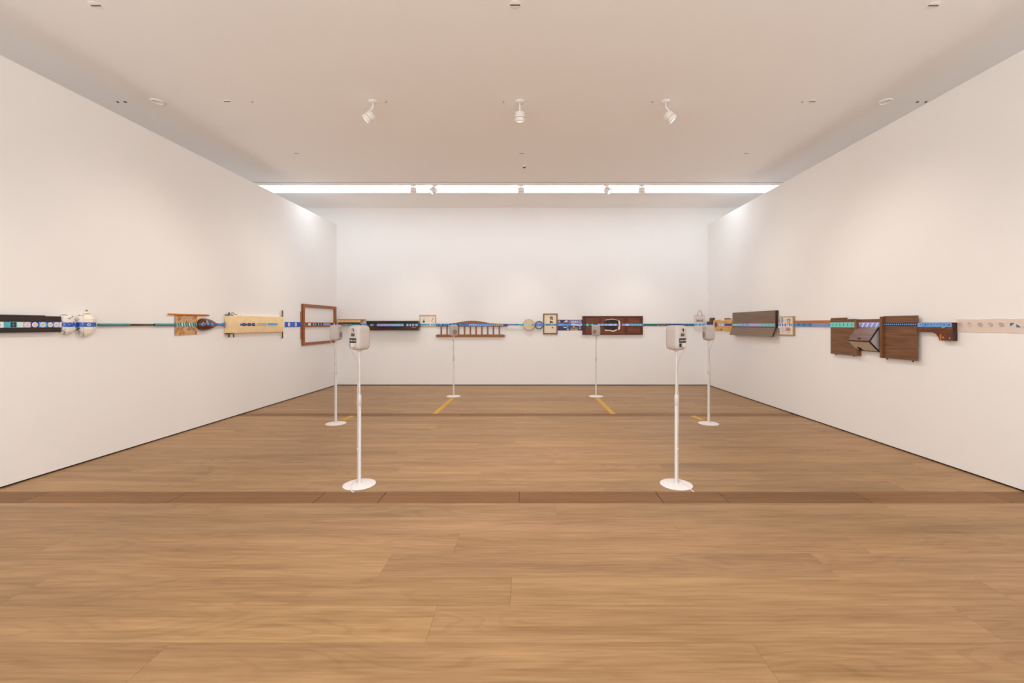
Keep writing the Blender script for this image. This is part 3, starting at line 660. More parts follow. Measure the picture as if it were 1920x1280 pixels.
P = Piece(BACK, 'framed_print', 'small landscape print in a thin pale wood frame right of the piano part', 'print', 802, 612)
PALE = wood('#a58a72', '#c4a88c', 3, 50, 50, .5)
a0, a1, b0, b1 = P.rect(786.5, 817.5, 590.3, 611.9, .02)
fw = .018
for nm, q in (('frame_side', (a0, a0+fw, b0, b1)), ('frame_side', (a1-fw, a1, b0, b1)), ('frame_top', (a0+fw, a1-fw, b1-fw, b1)), ('frame_bottom', (a0+fw, a1-fw, b0, b0+fw))): MB().box(*q, 0, .022, PALE).build(nm, P.o, .0015)
ink = '#54483e'
def prt(A):
    o = [R_('#cfc3b4', .1, .92, .86, .9), R_('#dacfc2', .46, .64, .45, .8)]
    o += [(('#8f8376'), [(.17, .55), (.25, .8), (.27, .78), (.2, .55)]), ('#9a8e80', [(.27, .78), (.33, .6), (.31, .58), (.25, .76)])]
    o += [C_(ink, .235, .42, .13, A, 12, sq=.9), C_('#7d6f5c', .255, .46, .05, A, 8), R_('#6e6256', .765, .80, .33, .58), ('#a49a8e', [(.78, .6), (.86, .82), (.9, .78), (.82, .58)]), ('#8b8074', [(.8, .62), (.84, .7), (.88, .66), (.82, .58)])]
    return o
P.band('print_sheet', 788, 816, 591.6, 610.7, .006, '#e2d8cc', prt, t=.002)
P.band('painted_band', 788.3, 815.7, 606.8, 610.2, .0105, '#e2d8cc', lambda A: [R_('#2a8fc0', .0, .63, .1, .95), R_('#1f9fc8', .1, .3, .2, .8), R_('#2a94bc', .72, .82, .1, .9), R_('#3d9cb8', .84, .99, .15, .95), R_('#4fb0d0', .4, .5, .2, .9)], t=.001)

HB = wood('#74491c', '#8f5c26', 3, 50, 50, .4, 'headboard_wood'); HBV = wood('#74491c', '#8f5c26', 50, 3, 50, .4, 'headboard_spindle_wood')
P = Piece(BACK, 'spindle_headboard', 'long wooden headboard with arched top rail and eleven spindles', 'headboard', 882, 630)
arch = [(818, 611.6)]+[(818, 607.2)]+[(x, 607.0-.0*x) for x in (835,)]
arch = [(818, 607.4), (840, 606.6), (850, 605.6), (860, 604), (870, 602.3), (878, 601.3), (886, 601.1), (894, 601.6), (902, 602.6), (910, 604), (918, 605.5), (930, 606.6), (945, 607), (951, 607.4), (951, 611.8), (818, 611.8)]
MB().extr(P.pts(arch, .04), .005, .04, HB).build('top_rail', P.o, .003)
MB().extr(P.pts([(816.5, 628.5), (820, 626.8), (943, 626.8), (947.5, 629), (945, 631.8), (818.5, 631.8)], .045), 0, .045, HB).build('bottom_rail', P.o, .003)
for i in range(11):
    x = 827.2+10.9*i; a0, a1, b0, b1 = P.rect(x-1.25, x+1.25, 611.4, 627.2, .03)
    MB().box(a0, a1, b0, b1, .01, .03, HBV).build('spindle', P.o, .003)
P.band('painted_band', 818, 952, 606.9, 611.2, .0405, '#27357e', blocks([(46, ('#24306a', diag(13, ['#2f9fc8', '#3f7cc8', '#5fb0dc', '#2b58a8']))), (16, ('#2566c0', dots(9, ['#3f9fe0', '#1d4f9f'], .25))), (12, ('#7f93d4', dots(7, ['#c5cbee', '#3f6fd0'], .28))), (12, ('#4a93e8', dots(6, ['#7fb4f4', '#3a7ad0'], .3))), (18, ('#5f8fe4', cells(['#6f9cf0', '#4f7ed4'], 8))), (22, ('#3a3030', rings(6, '#d8d0c8', '#5a4a44', .34))), (8, ('#2a3a80', diag(3, ['#3f5fb8'])))]))

P = Piece(BACK, 'banjo', 'round cream drum banjo with long thin neck standing off the wall', 'banjo', 991, 618)
c = P.p(991.8, 608.7, .085); R = (P.p(1002, 608, .085)[0]-P.p(981.4, 608, .085)[0])/2
SK = paint('#cbb594', .6, .08, 25)
MB().cyl(c[0], c[1], R, .0, .078, paint('#54453a', .4)).build('rim', P.o, .002)
MB().cyl(c[0], c[1], R*.965, .078, .084, SK).build('drum_skin', P.o, .002)
MB().lathe([(R*.95, .083), (R*1.0, .087), (R*1.01, .07)], paint('#8f7d66', .4), 36, fn=lambda x, y, h: (c[0]+x, c[1]+y, h)).build('hoop', P.o)
A = P.p(982, 608.4, .08); B = P.p(953, 608.4, .08)
MB().loft([(A[0], c[1]-.017, .055), (A[0], c[1]+.017, .055), (A[0], c[1]+.017, .08), (A[0], c[1]-.017, .08)], [(B[0], c[1]-.013, .06), (B[0], c[1]+.013, .06), (B[0], c[1]+.013, .08), (B[0], c[1]-.013, .08)], paint('#4a4a6a', .4)).build('neck', P.o, .003)
a0, a1, b0, b1 = P.rect(946, 953.5, 606.9, 611, .08); MB().extr([(a0, b0+.012), (a0+.02, b0), (a1, b0+.016), (a1, b1-.016), (a0+.02, b1), (a0, b1-.012)], .055, .082, paint('#22408c', .4, .2)).build('head_stock', P.o, .003)
P.band('painted_band', 954, 981, 607.2, 609.6, .0805, '#5a5a92', blocks([(10, '#6a6aa0'), (8, ('#3f5f9a', cells(['#4f7ab0', '#39508a'], 4))), (9, '#4aa0a4')]), t=.001)
P.band('skin_band', 981.8, 997, 606.9, 610.5, .0845, '#97c4c2', dots(5, ['#b8d8d2', '#7fb4b8'], .3), t=.001); P.band('skin_spot', 996.5, 1000.5, 607, 610.2, .0845, '#8b7a66', None, t=.001)
for k in range(8):
    t_ = 2*math.pi*(k+.4)/8; MB().tube([(c[0]+R*1.02*math.cos(t_), c[1]+R*1.02*math.sin(t_), .02), (c[0]+R*1.02*math.cos(t_), c[1]+R*1.02*math.sin(t_), .083)], .004, SILVER, 6).build('tension_hook', P.o)

P = Piece(BACK, 'round_hoop', 'small dark metal hoop crossed by a blue band beside the banjo', 'hoop', 1010.5, 616)
c = P.p(1010.6, 609.2, .03); R = (P.p(1018.3, 608, .03)[0]-P.p(1003, 608, .03)[0])/2
MB().lathe([(R, 0), (R, .055), (R-.006, .06), (R-.016, .058), (R-.018, .05), (R-.018, 0), (R, 0)], paint('#57504c', .35, .1, 30, metal=.4), 40, fn=lambda x, y, h: (c[0]+x, c[1]+y, h)).build('ring', P.o)
P.band('painted_band', 1003.2, 1018, 606.9, 610.9, .0585, '#2f66dc', cells(['#2a5fd6', '#4f86ea', '#3a74e4', '#6f9cf0'], 8), t=.003)

P = Piece(BACK, 'ink_picture', 'upright ink picture on cream paper in a brown wooden frame', 'picture', 1032, 626)
a0, a1, b0, b1 = P.rect(1018.6, 1045.3, 587.5, 626.6, .03); fw = .026; FW = wood('#5a3517', '#77491f', 40, 3, 40, .35, 'picture_frame_wood')
for nm, q in (('frame_side', (a0, a0+fw, b0, b1)), ('frame_side', (a1-fw, a1, b0, b1)), ('frame_top', (a0+fw, a1-fw, b1-fw, b1)), ('frame_bottom', (a0+fw, a1-fw, b0, b0+fw*1.3))): MB().box(*q, 0, .03, FW).build(nm, P.o, .002)
def inkp(A):
    o = [R_('#b8a68e', .12+.07*i, .125+.07*i, .05, .45) for i in range(11)]+[R_('#c9b9a2', .12, .9, .9-.07*i, .904-.07*i) for i in range(6)]
    o += [('#4a443e', [(.44, .86), (.6, .9), (.7, .86), (.66, .78), (.74, .74), (.6, .7), (.56, .78), (.46, .76)]), ('#a39685', [(.5, .84), (.6, .86), (.6, .8), (.52, .79)]), ('#3a3530', [(.44, .6), (.5, .66), (.62, .64), (.72, .58), (.74, .52), (.66, .56), (.58, .56), (.46, .52)]), ('#6b6258', [(.46, .74), (.52, .75), (.5, .68), (.46, .66)])]
    o += [R_('#b0604a', .60, .74, .28, .345), R_('#7d4238', .6, .73, .265, .285), R_('#8a6a58', .63, .7, .3, .33)]
    return o
P.band('paper', 1020.3, 1043.7, 589.2, 624.8, .012, '#dccbb2', inkp, t=.002)
P.band('painted_band', 1020.5, 1043.5, 606.9, 610.4, .0165, '#a8c4d4', lambda A: [R_(['#1f9aa0', '#164f94', '#1b5fa4', '#2a63a8', '#2a78b8', '#158fa8', '#1b4f9c', '#2a9a90'][i], .0+.125*i+.01, .105+.125*i, .04, .96) for i in range(8)], t=.001)

P = Piece(BACK, 'printed_poster', 'dark indigo printed sheet with white shapes between picture and brown panel', 'poster', 1068, 620)
def post(A):
    o = [R_('#6a6f9a', .46, .82, .5, 1.0), R_('#8b8fb4', .84, .97, .62, .95), R_('#5d628e', .5, .82, .0, .3), R_('#b58a58', .54, .82, .0, .16), R_('#7a7a4a', .54, .82, .14, .3)]
    o += [R_('#b9b0b8', .02, .1, .8, .92), R_('#9a8a80', .02, .12, .7, .76), R_('#a58a78', .22, .44, .74, .82), ('#e0dce0', [(.26, .84), (.34, .95), (.44, .9), (.36, .82)]), R_('#2b2540', .24, .42, .66, .73)]
    o += [R_('#c2bccc', .55+.075*i, .6+.075*i, .72, .9) for i in range(4)]+[('#ded8d2', [(.2, .36), (.28, .3), (.36, .34), (.34, .22), (.26, .24)]), R_('#d8c8b8', .36, .44, .3, .36), R_('#d8d2c8', .37, .45, .06, .17)]
    o += [C_('#c9b09a', .65, .34, .09, A, 10), C_('#4a3020', .66, .22, .06, A, 10), R_('#8f8aa8', .86, .95, .1, .3), R_('#9f9ab4', .86, .95, .35, .42)]
    return o
P.band('sheet', 1045.6, 1092, 599.3, 619.3, .002, '#2f2d58', post, t=.003)
P.band('painted_band', 1045.8, 1092, 606.3, 611, .008, '#5a8fe4', blocks([(11, ('#6f9ce8', cells(['#7aa6ec', '#5f90e0'], 6))), (9, ('#4f8fdc', dots(3, '#2a9ad8', .3, 0))), (5, '#4f82dc'), (21, ('#7f98d8', dots(6, ['#e6e6f2', '#f2f2f8'], .3, .3)))]), t=.001)

P = Piece(BACK, 'panelled_board', 'reddish brown panelled board with a torn hole edged in white', 'board', 1150, 627)
RB = wood('#552712', '#78391a', 3, 30, 30, .5, 'panel_wood'); RD = wood('#421c0b', '#5c2b13', 3, 30, 30, .5, 'panel_wood_dark')
a0, a1, b0, b1 = P.rect(1092.3, 1205.6, 592.3, 627.5, .05)
hole = [(1134, 601.5), (1137, 598.6), (1143, 598.2), (1147, 597.2), (1153, 598.3), (1158, 599.5), (1161.5, 601), (1162.5, 608), (1161, 616), (1158, 619), (1150, 621.5), (1143, 619), (1136, 620), (1133, 617.5), (1132, 610), (1133, 605)]
hp = P.pts(hole, .04)
# body with a real hole: strips from the outer rectangle to the torn outline
def frame_hole(mb, a0, a1, b0, b1, hp, w0, w1, mat):
    ar = sum(hp[i][0]*hp[(i+1) % len(hp)][1]-hp[(i+1) % len(hp)][0]*hp[i][1] for i in range(len(hp)))
    if ar < 0: hp = hp[::-1]
    cx, cy = sum(p[0] for p in hp)/len(hp), sum(p[1] for p in hp)/len(hp); out = []
    for x, y in hp:
        dx, dy = x-cx, y-cy; k = min((a1-cx)/dx if dx > 1e-9 else ((a0-cx)/dx if dx < -1e-9 else 9e9), (b1-cy)/dy if dy > 1e-9 else ((b0-cy)/dy if dy < -1e-9 else 9e9)); out.append([cx+dx*k, cy+dy*k])
    for X, Y in ((a0, b0), (a1, b0), (a1, b1), (a0, b1)):
        i = min(range(len(out)), key=lambda i: (out[i][0]-X)**2+(out[i][1]-Y)**2); out[i] = [X, Y]
    n = len(hp)
    for i in range(n):
        j = (i+1) % n
        lo = [(*hp[i], w0), (*hp[j], w0), (*out[j], w0), (*out[i], w0)]; hi = [(x, y, w1) for x, y, _ in lo]
        mb.add(lo+hi, [(3, 2, 1, 0), (4, 5, 6, 7), (0, 1, 5, 4), (2, 3, 7, 6)], mat)
    return mb
m0, m1, n0, n1 = P.rect(1127, 1172, 594.5, 625.2, .035)
frame_hole(MB(), m0, m1, n0, n1, hp, .012, .036, RB).build('torn_panel', P.o, 0)
MB().box(a0+.01, a1-.01, b0+.01, b1-.01, 0, .012, paint('#1c0f0a', .5)).build('backing', P.o)
l0, l1, _, _ = P.rect(1097.5, 1124, 0, 10, .035); r0, r1, _, _ = P.rect(1176, 1201, 0, 10, .035)
for q0, q1 in ((l0, l1), (r0, r1)): MB().box(q0, q1, n0, n1, .010, .034, RB).build('side_panel', P.o, .006)
g = .035
MB().box(a0, a1, b1-g*.9, b1, 0, .05, RD).build('top_rail', P.o, .004); MB().box(a0, a1, b0, b0+g, 0, .05, RD).build('bottom_rail', P.o, .004)
for x0, x1 in ((1092.3, 1097.5), (1124, 1127), (1172, 1176), (1201, 1205.6)):
    q0, q1, _, _ = P.rect(x0, x1, 0, 10, .05); MB().box(q0, q1, b0+g, b1-g*.9, .0, .048, RD).build('stile', P.o, .004)
TORN = paint('#d9cdc0', .7, .08)
def shard(L, name='torn_edge'): MB().extr(P.pts(L, .04), .030, .040, TORN).build(name, P.o, .001)
shard([(1134, 601.5), (1137, 598.8), (1143, 598.4), (1147, 597.2), (1153, 598.4), (1158, 599.6), (1158, 600.6), (1153, 599.4), (1147, 598.3), (1143, 599.4), (1137, 600)])
shard([(1159, 600), (1162, 601), (1163.5, 609), (1162.5, 616), (1160, 619), (1158.5, 615), (1160, 611), (1160, 606)])
shard([(1134, 617.5), (1139, 618.2), (1146, 618.6), (1150, 619.6), (1157, 616.8), (1158, 618), (1152, 621.4), (1149, 621.8), (1143, 619.8), (1134.5, 620)])
P.band('painted_band', 1092.4, 1112, 606.6, 611.2, .0505, '#20404a', lambda A: [C_('#4fd0dc', .47, .5, .55, A, 16), C_('#4fd0dc', .92, .5, .45, A, 16), C_('#30a8b8', .2, .5, .2, A, 8), C_('#8fe0e4', .72, .5, .2, A, 8)], t=.001)
P.band('painted_band', 1112, 1158, 606.8, 610.6, .0505, '#8fa4dc', blocks([(9, '#28302e'), (14, ('#8f9cd8', cells(['#9aa8e4', '#8494cc'], 4))), (10, ('#a8b4e0', cells(['#b8b4e4', '#5fb0dc', '#a0a8e0'], 4))), (13, ('#b4b2e0', cells(['#c4bcec', '#6a9fe0', '#a8a8dc'], 5)))]), t=.001)
P.band('painted_band', 1166, 1205.4, 606.7, 610.7, .0505, '#5a9fd8', blocks([(7, '#8f8fd4'), (5, '#c4c0e0'), (27, ('#4a9fdc', cells(['#5fb4e4', '#4894d4'], 10)))]), t=.001)

P = Piece(BACK, 'patterned_ribbon', 'thin dark blue and green patterned ribbon from brown panel to paper bag', 'ribbon', 1254, 610)
P.band('ribbon', 1206, 1301.5, 606.8, 610.9, .003, '#1c2a3c', blocks([(26, ('#124a44', zigzag(16, ['#1f7a6c', '#2a9a8c', '#0f3a38'], 2))), (20, ('#26221e', dots(7, ['#8fc4e0', '#c9a04a', '#5a7ad0'], .25))), (24, ('#29285c', zigzag(10, ['#4a4ac0', '#3f62b4', '#241f44'], 2))), (25, ('#17324a', zigzag(14, ['#2f86a4', '#1b5a80', '#5fb4c4'], 2)))]), t=.010)

P = Piece(BACK, 'paper_bag', 'small grey paper carrier bag reading SALE hung in the right corner', 'bag', 1312, 617)
a0, a1, b0, b1 = P.rect(1302.3, 1322.3, 589.8, 617.2, .03)
BAG = paint('#cfc8c6', .7, .03, 40)
MB().loft([(a0, b0, .002), (a1, b0, .002), (a1, b0, .05), (a0, b0, .05)], [(a0, b1, .002), (a1, b1, .002), (a1, b1, .012), (a0, b1, .012)], BAG).build('bag_body', P.o, .001)
h0, h1 = P.p(1308.2, 590, .012)[0], P.p(1316, 590, .012)[0]; hr = (h1-h0)/2
MB().tube([(h0, b1-.03, .014)]+[((h0+h1)/2-hr*math.cos(math.pi*i/10), b1+.02+.085*math.sin(math.pi*i/10), .014) for i in range(11)]+[(h1, b1-.03, .014)], .0055, paint('#b5806c', .6), 8).build('handle', P.o)
fc = bpy.data.curves.new('bag_lettering', 'FONT'); fc.body = 'SALE'; fc.size = .075; fc.align_x = 'CENTER'; fc.align_y = 'CENTER'; fc.offset = .0015; fc.extrude = .0006
fo = bpy.data.objects.new('lettering_source', fc); COL.objects.link(fo); bpy.context.view_layer.update()
me = bpy.data.meshes.new_from_object(fo.evaluated_get(bpy.context.evaluated_depsgraph_get())); bpy.data.objects.remove(fo); me.name = 'lettering'
lo = bpy.data.objects.new('lettering', me); COL.objects.link(lo); me.materials.clear(); me.materials.append(BLACK); lo.parent = P.o
c = P.p(1312, 601, .034); lo.location = (c[0], c[1], .0345); lo.scale = (1.12, 1, 1)
lo.location.z = .05-(c[1]-b0)/(b1-b0)*.038+.0015; lo.rotation_euler = (-math.atan(.038/(b1-b0)), 0, 0)
P.band('painted_band', 1302.5, 1322, 606.9, 610.3, .0385, '#8fb4dc', blocks([(4, '#1fb4d0'), (4, '#7fc4e0'), (3, '#5f7ac8'), (3, '#a0b4e0'), (5, '#1fa8d0')]), t=.001)

# ------------------------------------------------------------------ RIGHT WALL, far to near
P = Piece(RIGHT, 'stepped_block', 'small stepped dark brown wooden block in the right corner', 'block', 1331, 608)
MB().extr(P.pts([(1323.5, 608), (1323.5, 603), (1330, 602.5), (1330.5, 596), (1338.5, 595.6), (1337, 600), (1335.5, 604), (1336, 612), (1323.5, 611.5)], .03), 0, .03, wood('#3a1d14', '#58301f', 40, 3, 40, .3)).build('block_body', P.o, .002)
P.band('painted_band', 1323.8, 1336.4, 607.2, 611, .0305, '#2f4a9c', dots(5, ['#4a6ad0', '#1f3a80'], .3), t=.001)
P = Piece(RIGHT, 'cut_plywood', 'jagged pale plywood cut-out with dark holes beside the brown lid', 'plywood', 1353, 618)
PLY = wood('#b98b4c', '#d6ac6c', 3, 40, 40, .55, 'plywood')
MB().extr(P.pts([(1336.8, 604.5), (1337.5, 600), (1341, 599.4), (1346, 599.8), (1350, 599), (1351, 601), (1358, 601), (1358.6, 597), (1369.5, 596.5), (1370, 601), (1372.3, 602), (1372.3, 614), (1370.6, 617), (1370.3, 621.2), (1364, 621), (1358, 620), (1357, 617.4), (1353, 617.8), (1351, 620), (1341, 619.5), (1338, 616.5), (1336.8, 612)], .03), 0, .03, PLY).build('plywood_sheet', P.o, .002)
P.band('dark_edge', 1358.3, 1369, 596.3, 598, .0305, '#5c3a1c', None, t=.003)
for x, y, rx, ry in ((1342.4, 608.5, .055, .065), (1352.2, 617.2, .035, .014)):
    c = P.p(x, y, .03); MB().extr([(c[0]+rx*math.cos(2*math.pi*i/20), c[1]+ry*math.sin(2*math.pi*i/20)) for i in range(20)], .0295, .034, paint('#6b3f1e', .5, .2)).build('plug', P.o, .001)
P.band('painted_band', 1345.2, 1372, 606.4, 610.9, .0305, '#6f9ad8', blocks([(2, '#3f6ac8'), (11, ('#a8bee4', cells(['#b8cbe8', '#9ab4e0'], 4))), (12, ('#2f4690', zigzag(7, ['#4a66b4', '#25387c'], 2)))]), t=.001)

P = Piece(RIGHT, 'folded_lid', 'large dark brown lid with its lower flap folded outward on right wall', 'lid', 1415, 628)
LID = wood('#644d3c', '#7a614d', 3, 50, 50, .3, 'lid_wood'); EDGE = wood('#1e120d', '#33201a', 3, 40, 40, .3, 'lid_edge')
T = .05
a0, _, _, _ = P.rect(1373.2, 1453, 585, 613, T); a1 = P.p(1453.3, 600, T)[0]; vt = P.p(1453, 581.6, T)[1]; vh = P.p(1453, 613.8, T)[1]
MB().box(a0, a1, vh, vt, .02, T, LID).build('upper_board', P.o, .003)
MB().box(a1, a1+.02, vh-.01, vt, .0, T+.002, EDGE).build('end_strip', P.o, .003); MB().box(a0+.02, a1-.02, vh+.03, vt-.03, 0, .02, EDGE).build('back_batten', P.o)
fb = P.p(1449, 631.6, .115)[1]
th = .018; wv = .118
MB().loft([(a0, vh-.004, T-.012), (a1+.012, vh-.004, T-.012), (a1+.012, vh-.004, T+.006), (a0, vh-.004, T+.006)], [(a0, fb, wv-.018), (a1+.012, fb, wv-.018), (a1+.012, fb, wv), (a0, fb, wv)], LID).build('lower_flap', P.o, .003)
MB().tube([(a0+.02, vh, T-.004), (a1, vh, T-.004)], .007, EDGE, 10).build('hinge', P.o)
MB().loft([(a1+.012, vh-.004, T-.014), (a1+.022, vh-.004, T-.014), (a1+.022, vh-.004, T+.007), (a1+.012, vh-.004, T+.007)], [(a1+.012, fb, wv-.02), (a1+.022, fb, wv-.02), (a1+.022, fb, wv+.001), (a1+.012, fb, wv+.001)], EDGE).build('flap_edge', P.o, .001)
P.band('painted_band', 1373.3, 1453.2, 606.3, 611.6, T+.0005, '#8fa8dc', blocks([(16, ('#5f9aa4', rings(5, '#9adcd8', '#c8f0ea', .42, sq=.8))), (18, ('#7f9fdc', cells(['#8aa6e4', '#7898d4'], 4))), (24, ('#a8a8e4', zigzag(12, ['#b8b0ec', '#98a0e0', '#a4b4ec'], 2))), (22, ('#6fb0b8', zigzag(12, ['#7fc4c4', '#5f9ab0', '#8fd0c8'], 2)))]), t=.001)

P = Piece(RIGHT, 'newspaper_page', 'framed newspaper page with text columns right of the folded lid', 'newspaper', 1473, 628)
a0, a1, b0, b1 = P.rect(1458.5, 1488, 593.4, 628, .02, 1486)
MB().box(a0, a1, b0, b1, 0, .012, paint('#d9d2c8', .7)).build('mount_board', P.o)
fw = .02
for nm, q in (('frame_side', (a1-fw, a1+.012, b0-.012, b1+.006)), ('frame_bottom', (a0, a1-fw, b0-.012, b0+.008)), ('frame_top', (a0, a1-fw, b1, b1+.006))): MB().box(*q, 0, .024, wood('#8f7553', '#b0946c', 40, 3, 40, .5)).build(nm, P.o, .001)
def news(A):
    rr = random.Random(3); o = []
    def col(s0, s1, t0, t1, n, c):
        for i in range(n): o.append(R_(c, s0, s0+(s1-s0)*rr.uniform(.7, 1), t0+(t1-t0)*i/n, t0+(t1-t0)*(i+.6)/n))
    col(.02, .19, .66, .96, 8, '#4f4a46'); col(.23, .40, .66, .98, 9, '#5a5550'); col(.0, .15, .04, .36, 7, '#4a4642'); col(.22, .46, .08, .46, 10, '#c4bcb4'); col(.46, .62, .1, .9, 16, '#c9c2ba'); col(.66, .88, .06, .18, 3, '#b8aea6')
    o.append(R_('#b59a84', .64, .88, .62, .9)); o.append(R_('#a08a72', .66, .88, .82, .9)); o.append(R_('#b98f7a', .56, .88, .2, .4)); o.append(R_('#8b7c84', .62, .8, .24, .34)); o.append(R_('#c9a090', .68, .86, .66, .78))
    return o
P.band('page', 1458.8, 1486, 594, 627.3, .0125, '#ddd6ce', news, xr=1486, t=.001)
P.band('painted_band', 1459, 1487, 606.4, 611.4, .0145, '#ddd6ce', lambda A: [R_(['#2a62c4', '#2f74d0', '#1f66c8', '#2a6fc4', '#4f9ab8', '#1f6ac4', '#2f58c8'][i], s, s+wd, .05, .95) for i, (s, wd) in enumerate(((.0, .05), (.1, .1), (.27, .09), (.45, .12), (.62, .04), (.74, .1), (.89, .1)))]+[R_('#9ac4e8', .93, 1.0, .1, .9)], xr=1486, t=.001)

P = Piece(RIGHT, 'wooden_batten', 'narrow orange-brown batten painted blue between newspaper and brown doors', 'batten', 1523, 611)
a0, a1, b0, b1 = P.rect(1489.6, 1556.5, 600.2, 612, .02, 1556)
MB().box(a0, a1, b0, b1, 0, .02, wood('#9a5a22', '#b87434', 3, 50, 50, .4, 'batten_wood')).build('batten_body', P.o, .002)
P.band('painted_band', 1489.8, 1556.4, 605.3, 612, .0205, '#2f7fc0', blocks([(34, ('#2878b8', cells(['#2f86c8', '#2470b0'], 6))), (32, ('#6a8ac8', zigzag(14, ['#8f9cdc', '#5f86c8', '#7f90d4'], 3)))]), xr=1556, t=.001)

# two brown doors with posts and the tilted box between them
DW = wood('#58391f', '#7a5233', 3, 45, 45, .33, 'door_wood'); DWV = wood('#5f3d22', '#825636', 45, 3, 45, .33, 'door_post_wood'); TK = .05
P = Piece(RIGHT, 'brown_cabinet', 'dark brown cabinet doors and posts on the right wall, with hinged bin below lavender band', 'cabinet', 1640, 668)
MB().extr(P.pts([(1557.2, 596.3), (1586.5, 595.2), (1586.6, 598.2), (1602.5, 597.6), (1602.5, 666.4), (1557.2, 662.6)], TK), .03, TK, DW).build('left_door', P.o, .002)
a0, a1, b0, b1 = P.rect(1657.2, 1719.2, 591.0, 676.4, TK, 1719)
MB().box(a0, a1, b0, b1, .03, TK, DW).build('right_door', P.o, .002)
MB().box(a0+.03, a1-.06, b0+.03, b1-.06, 0, .03, DARK).build('right_batten', P.o)
q = P.rect(1560, 1600, 600, 655, .02, 1580); MB().box(*q, 0, .03, DARK).build('left_batten', P.o)
def post(name, x0, x1, y0, y1, w, xr, mat, w0=0):
    q0, q1, c0, c1 = P.rect(x0, x1, y0, y1, w, xr); MB().box(q0, q1, c0, c1, w0, w, mat).build(name, P.o, .002)
post('near_post', 1649.3, 1653.6, 593.4, 670.8, .075, 1650, DWV); post('far_post', 1601.8, 1605.8, 598.3, 667.2, .07, 1604, DWV)
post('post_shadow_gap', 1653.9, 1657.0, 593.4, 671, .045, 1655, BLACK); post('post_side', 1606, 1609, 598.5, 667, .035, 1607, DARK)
post('middle_panel', 1606, 1650, 597.8, 615.5, .035, 1650, DW, 0)
for x, y in ((1567, 664.5), (1601, 667.5), (1663, 672.6), (1712, 677.4)):
    a = P.p(x, y, .04); MB().cyl(0, 0, .008, 0, .02, DARK, 10)
    MB().tube([(a[0], a[1]+.02, .04), (a[0], a[1]-.008, .04)], .006, DARK, 8).build('door_peg', P.o)
# tilting bin: three-cornered box, top flap, pale inside faces
A0, A1 = P.p(1607.5, 614, .038), P.p(1649, 614, .038)
B0, B1 = P.p(1591.5, 638, .155), P.p(1631, 640, .165)
vB = B1[1]; wB = .16; vA = A1[1]; vC = P.p(1649, 658, .038)[1]; u0, u1 = A0[0], A1[0]-.004
BIN = wood('#54362e', '#70493f', 3, 40, 40, .22, 'bin_lacquer'); PALEI = paint('#b3a394', .6, .05); SIDE = paint('#a8a19c', .5, .04)
def slab(name, p, q, th, mat, ua=u0, ub=u1):
    (v0, w0), (v1, w1) = p, q; d = math.hypot(v1-v0, w1-w0); nv, nw = -(w1-w0)/d*th, (v1-v0)/d*th
    MB().loft([(ua, v0, w0), (ua, v1, w1), (ua, v1+nv, w1+nw), (ua, v0+nv, w0+nw)], [(ub, v0, w0), (ub, v1, w1), (ub, v1+nv, w1+nw), (ub, v0+nv, w0+nw)], mat).build(name, P.o, .0015)
slab('bin_flap', (vA, .038), (vB, wB), -.012, BIN); 
# underside with a finger notch cut into its lower edge
Lb = math.hypot(vB-vC, wB-.04); vx = Vector((0, vB-vC, wB-.04))/Lb; nn = Vector((0, -(vx.z), vx.y))
outl = [(u0, 0), (u0+.02, 0), (u0+.035, .0), (u0+.04, .045), (u0+.075, .06), (u0+.115, .05), (u0+.125, .018), (u0+.12, 0), (u1, 0), (u1, Lb-.012), (u0, Lb-.012)]
lo_ = [Vector((u, vC, .04))+vx*s for u, s in outl]; hi_ = [p+nn*.008 for p in lo_]
MB().loft(lo_, hi_, PALEI).build('bin_underside', P.o, 0)
MB().box(u0, u1, vC-.012, vC, .0, .045, BLACK).build('bin_sill', P.o, .001)
MB().loft([(u1-.012, vA-.012, .036), (u1-.012, vB-.0, wB-.014), (u1-.012, vC+.006, .036)], [(u1-.004, vA-.012, .036), (u1-.004, vB, wB-.014), (u1-.004, vC+.006, .036)], SIDE).build('bin_side', P.o, .0)
MB().loft([(u0+.004, vA-.012, .036), (u0+.004, vB-.0, wB-.014), (u0+.004, vC+.006, .036)], [(u0+.01, vA-.012, .036), (u0+.01, vB, wB-.014), (u0+.01, vC+.006, .036)], SIDE).build('bin_side', P.o, .0)
slab('black_edge', (vA+.001, .040), (vB, wB+.001), -.014, BLACK, u1-.003, u1+.006)
slab('black_edge', (vC, .040), (vB, wB+.001), .014, BLACK, u1-.003, u1+.006)
MB().box(u0, u1, vB-.007, vB+.001, wB-.004, wB+.004, BLACK).build('black_edge', P.o, .001)
kp = Vector((u0+(u1-u0)*.5, vA+(vB-vA)*.86, .038+(wB-.038)*.86)); kd = Vector((0, (wB-.038), -(vB-vA))).normalized()
MB().lathe([(0, .022), (.012, .02), (.013, .012), (.006, .006), (.006, -.004)], BLACK, 14, fn=lambda x, y, h: kp+Vector((x, 0, 0))+kd*h+Vector((0, vB-vA, wB-.038)).normalized()*y).build('bin_knob', P.o)
P.band('painted_band', 1556.6, 1602.3, 604.0, 613.6, TK+.0005, '#6fc4bc', lambda A: [(c, [(s-.022*k, .48), (s, .8*k+.1), (s+.022*k, .48), (s, .2)]) for s in (.13, .28, .42, .57, .73, .9) for c, k in (('#2a8a90', 1.0), ('#1d6a78', .6))], xr=1602, t=.001)
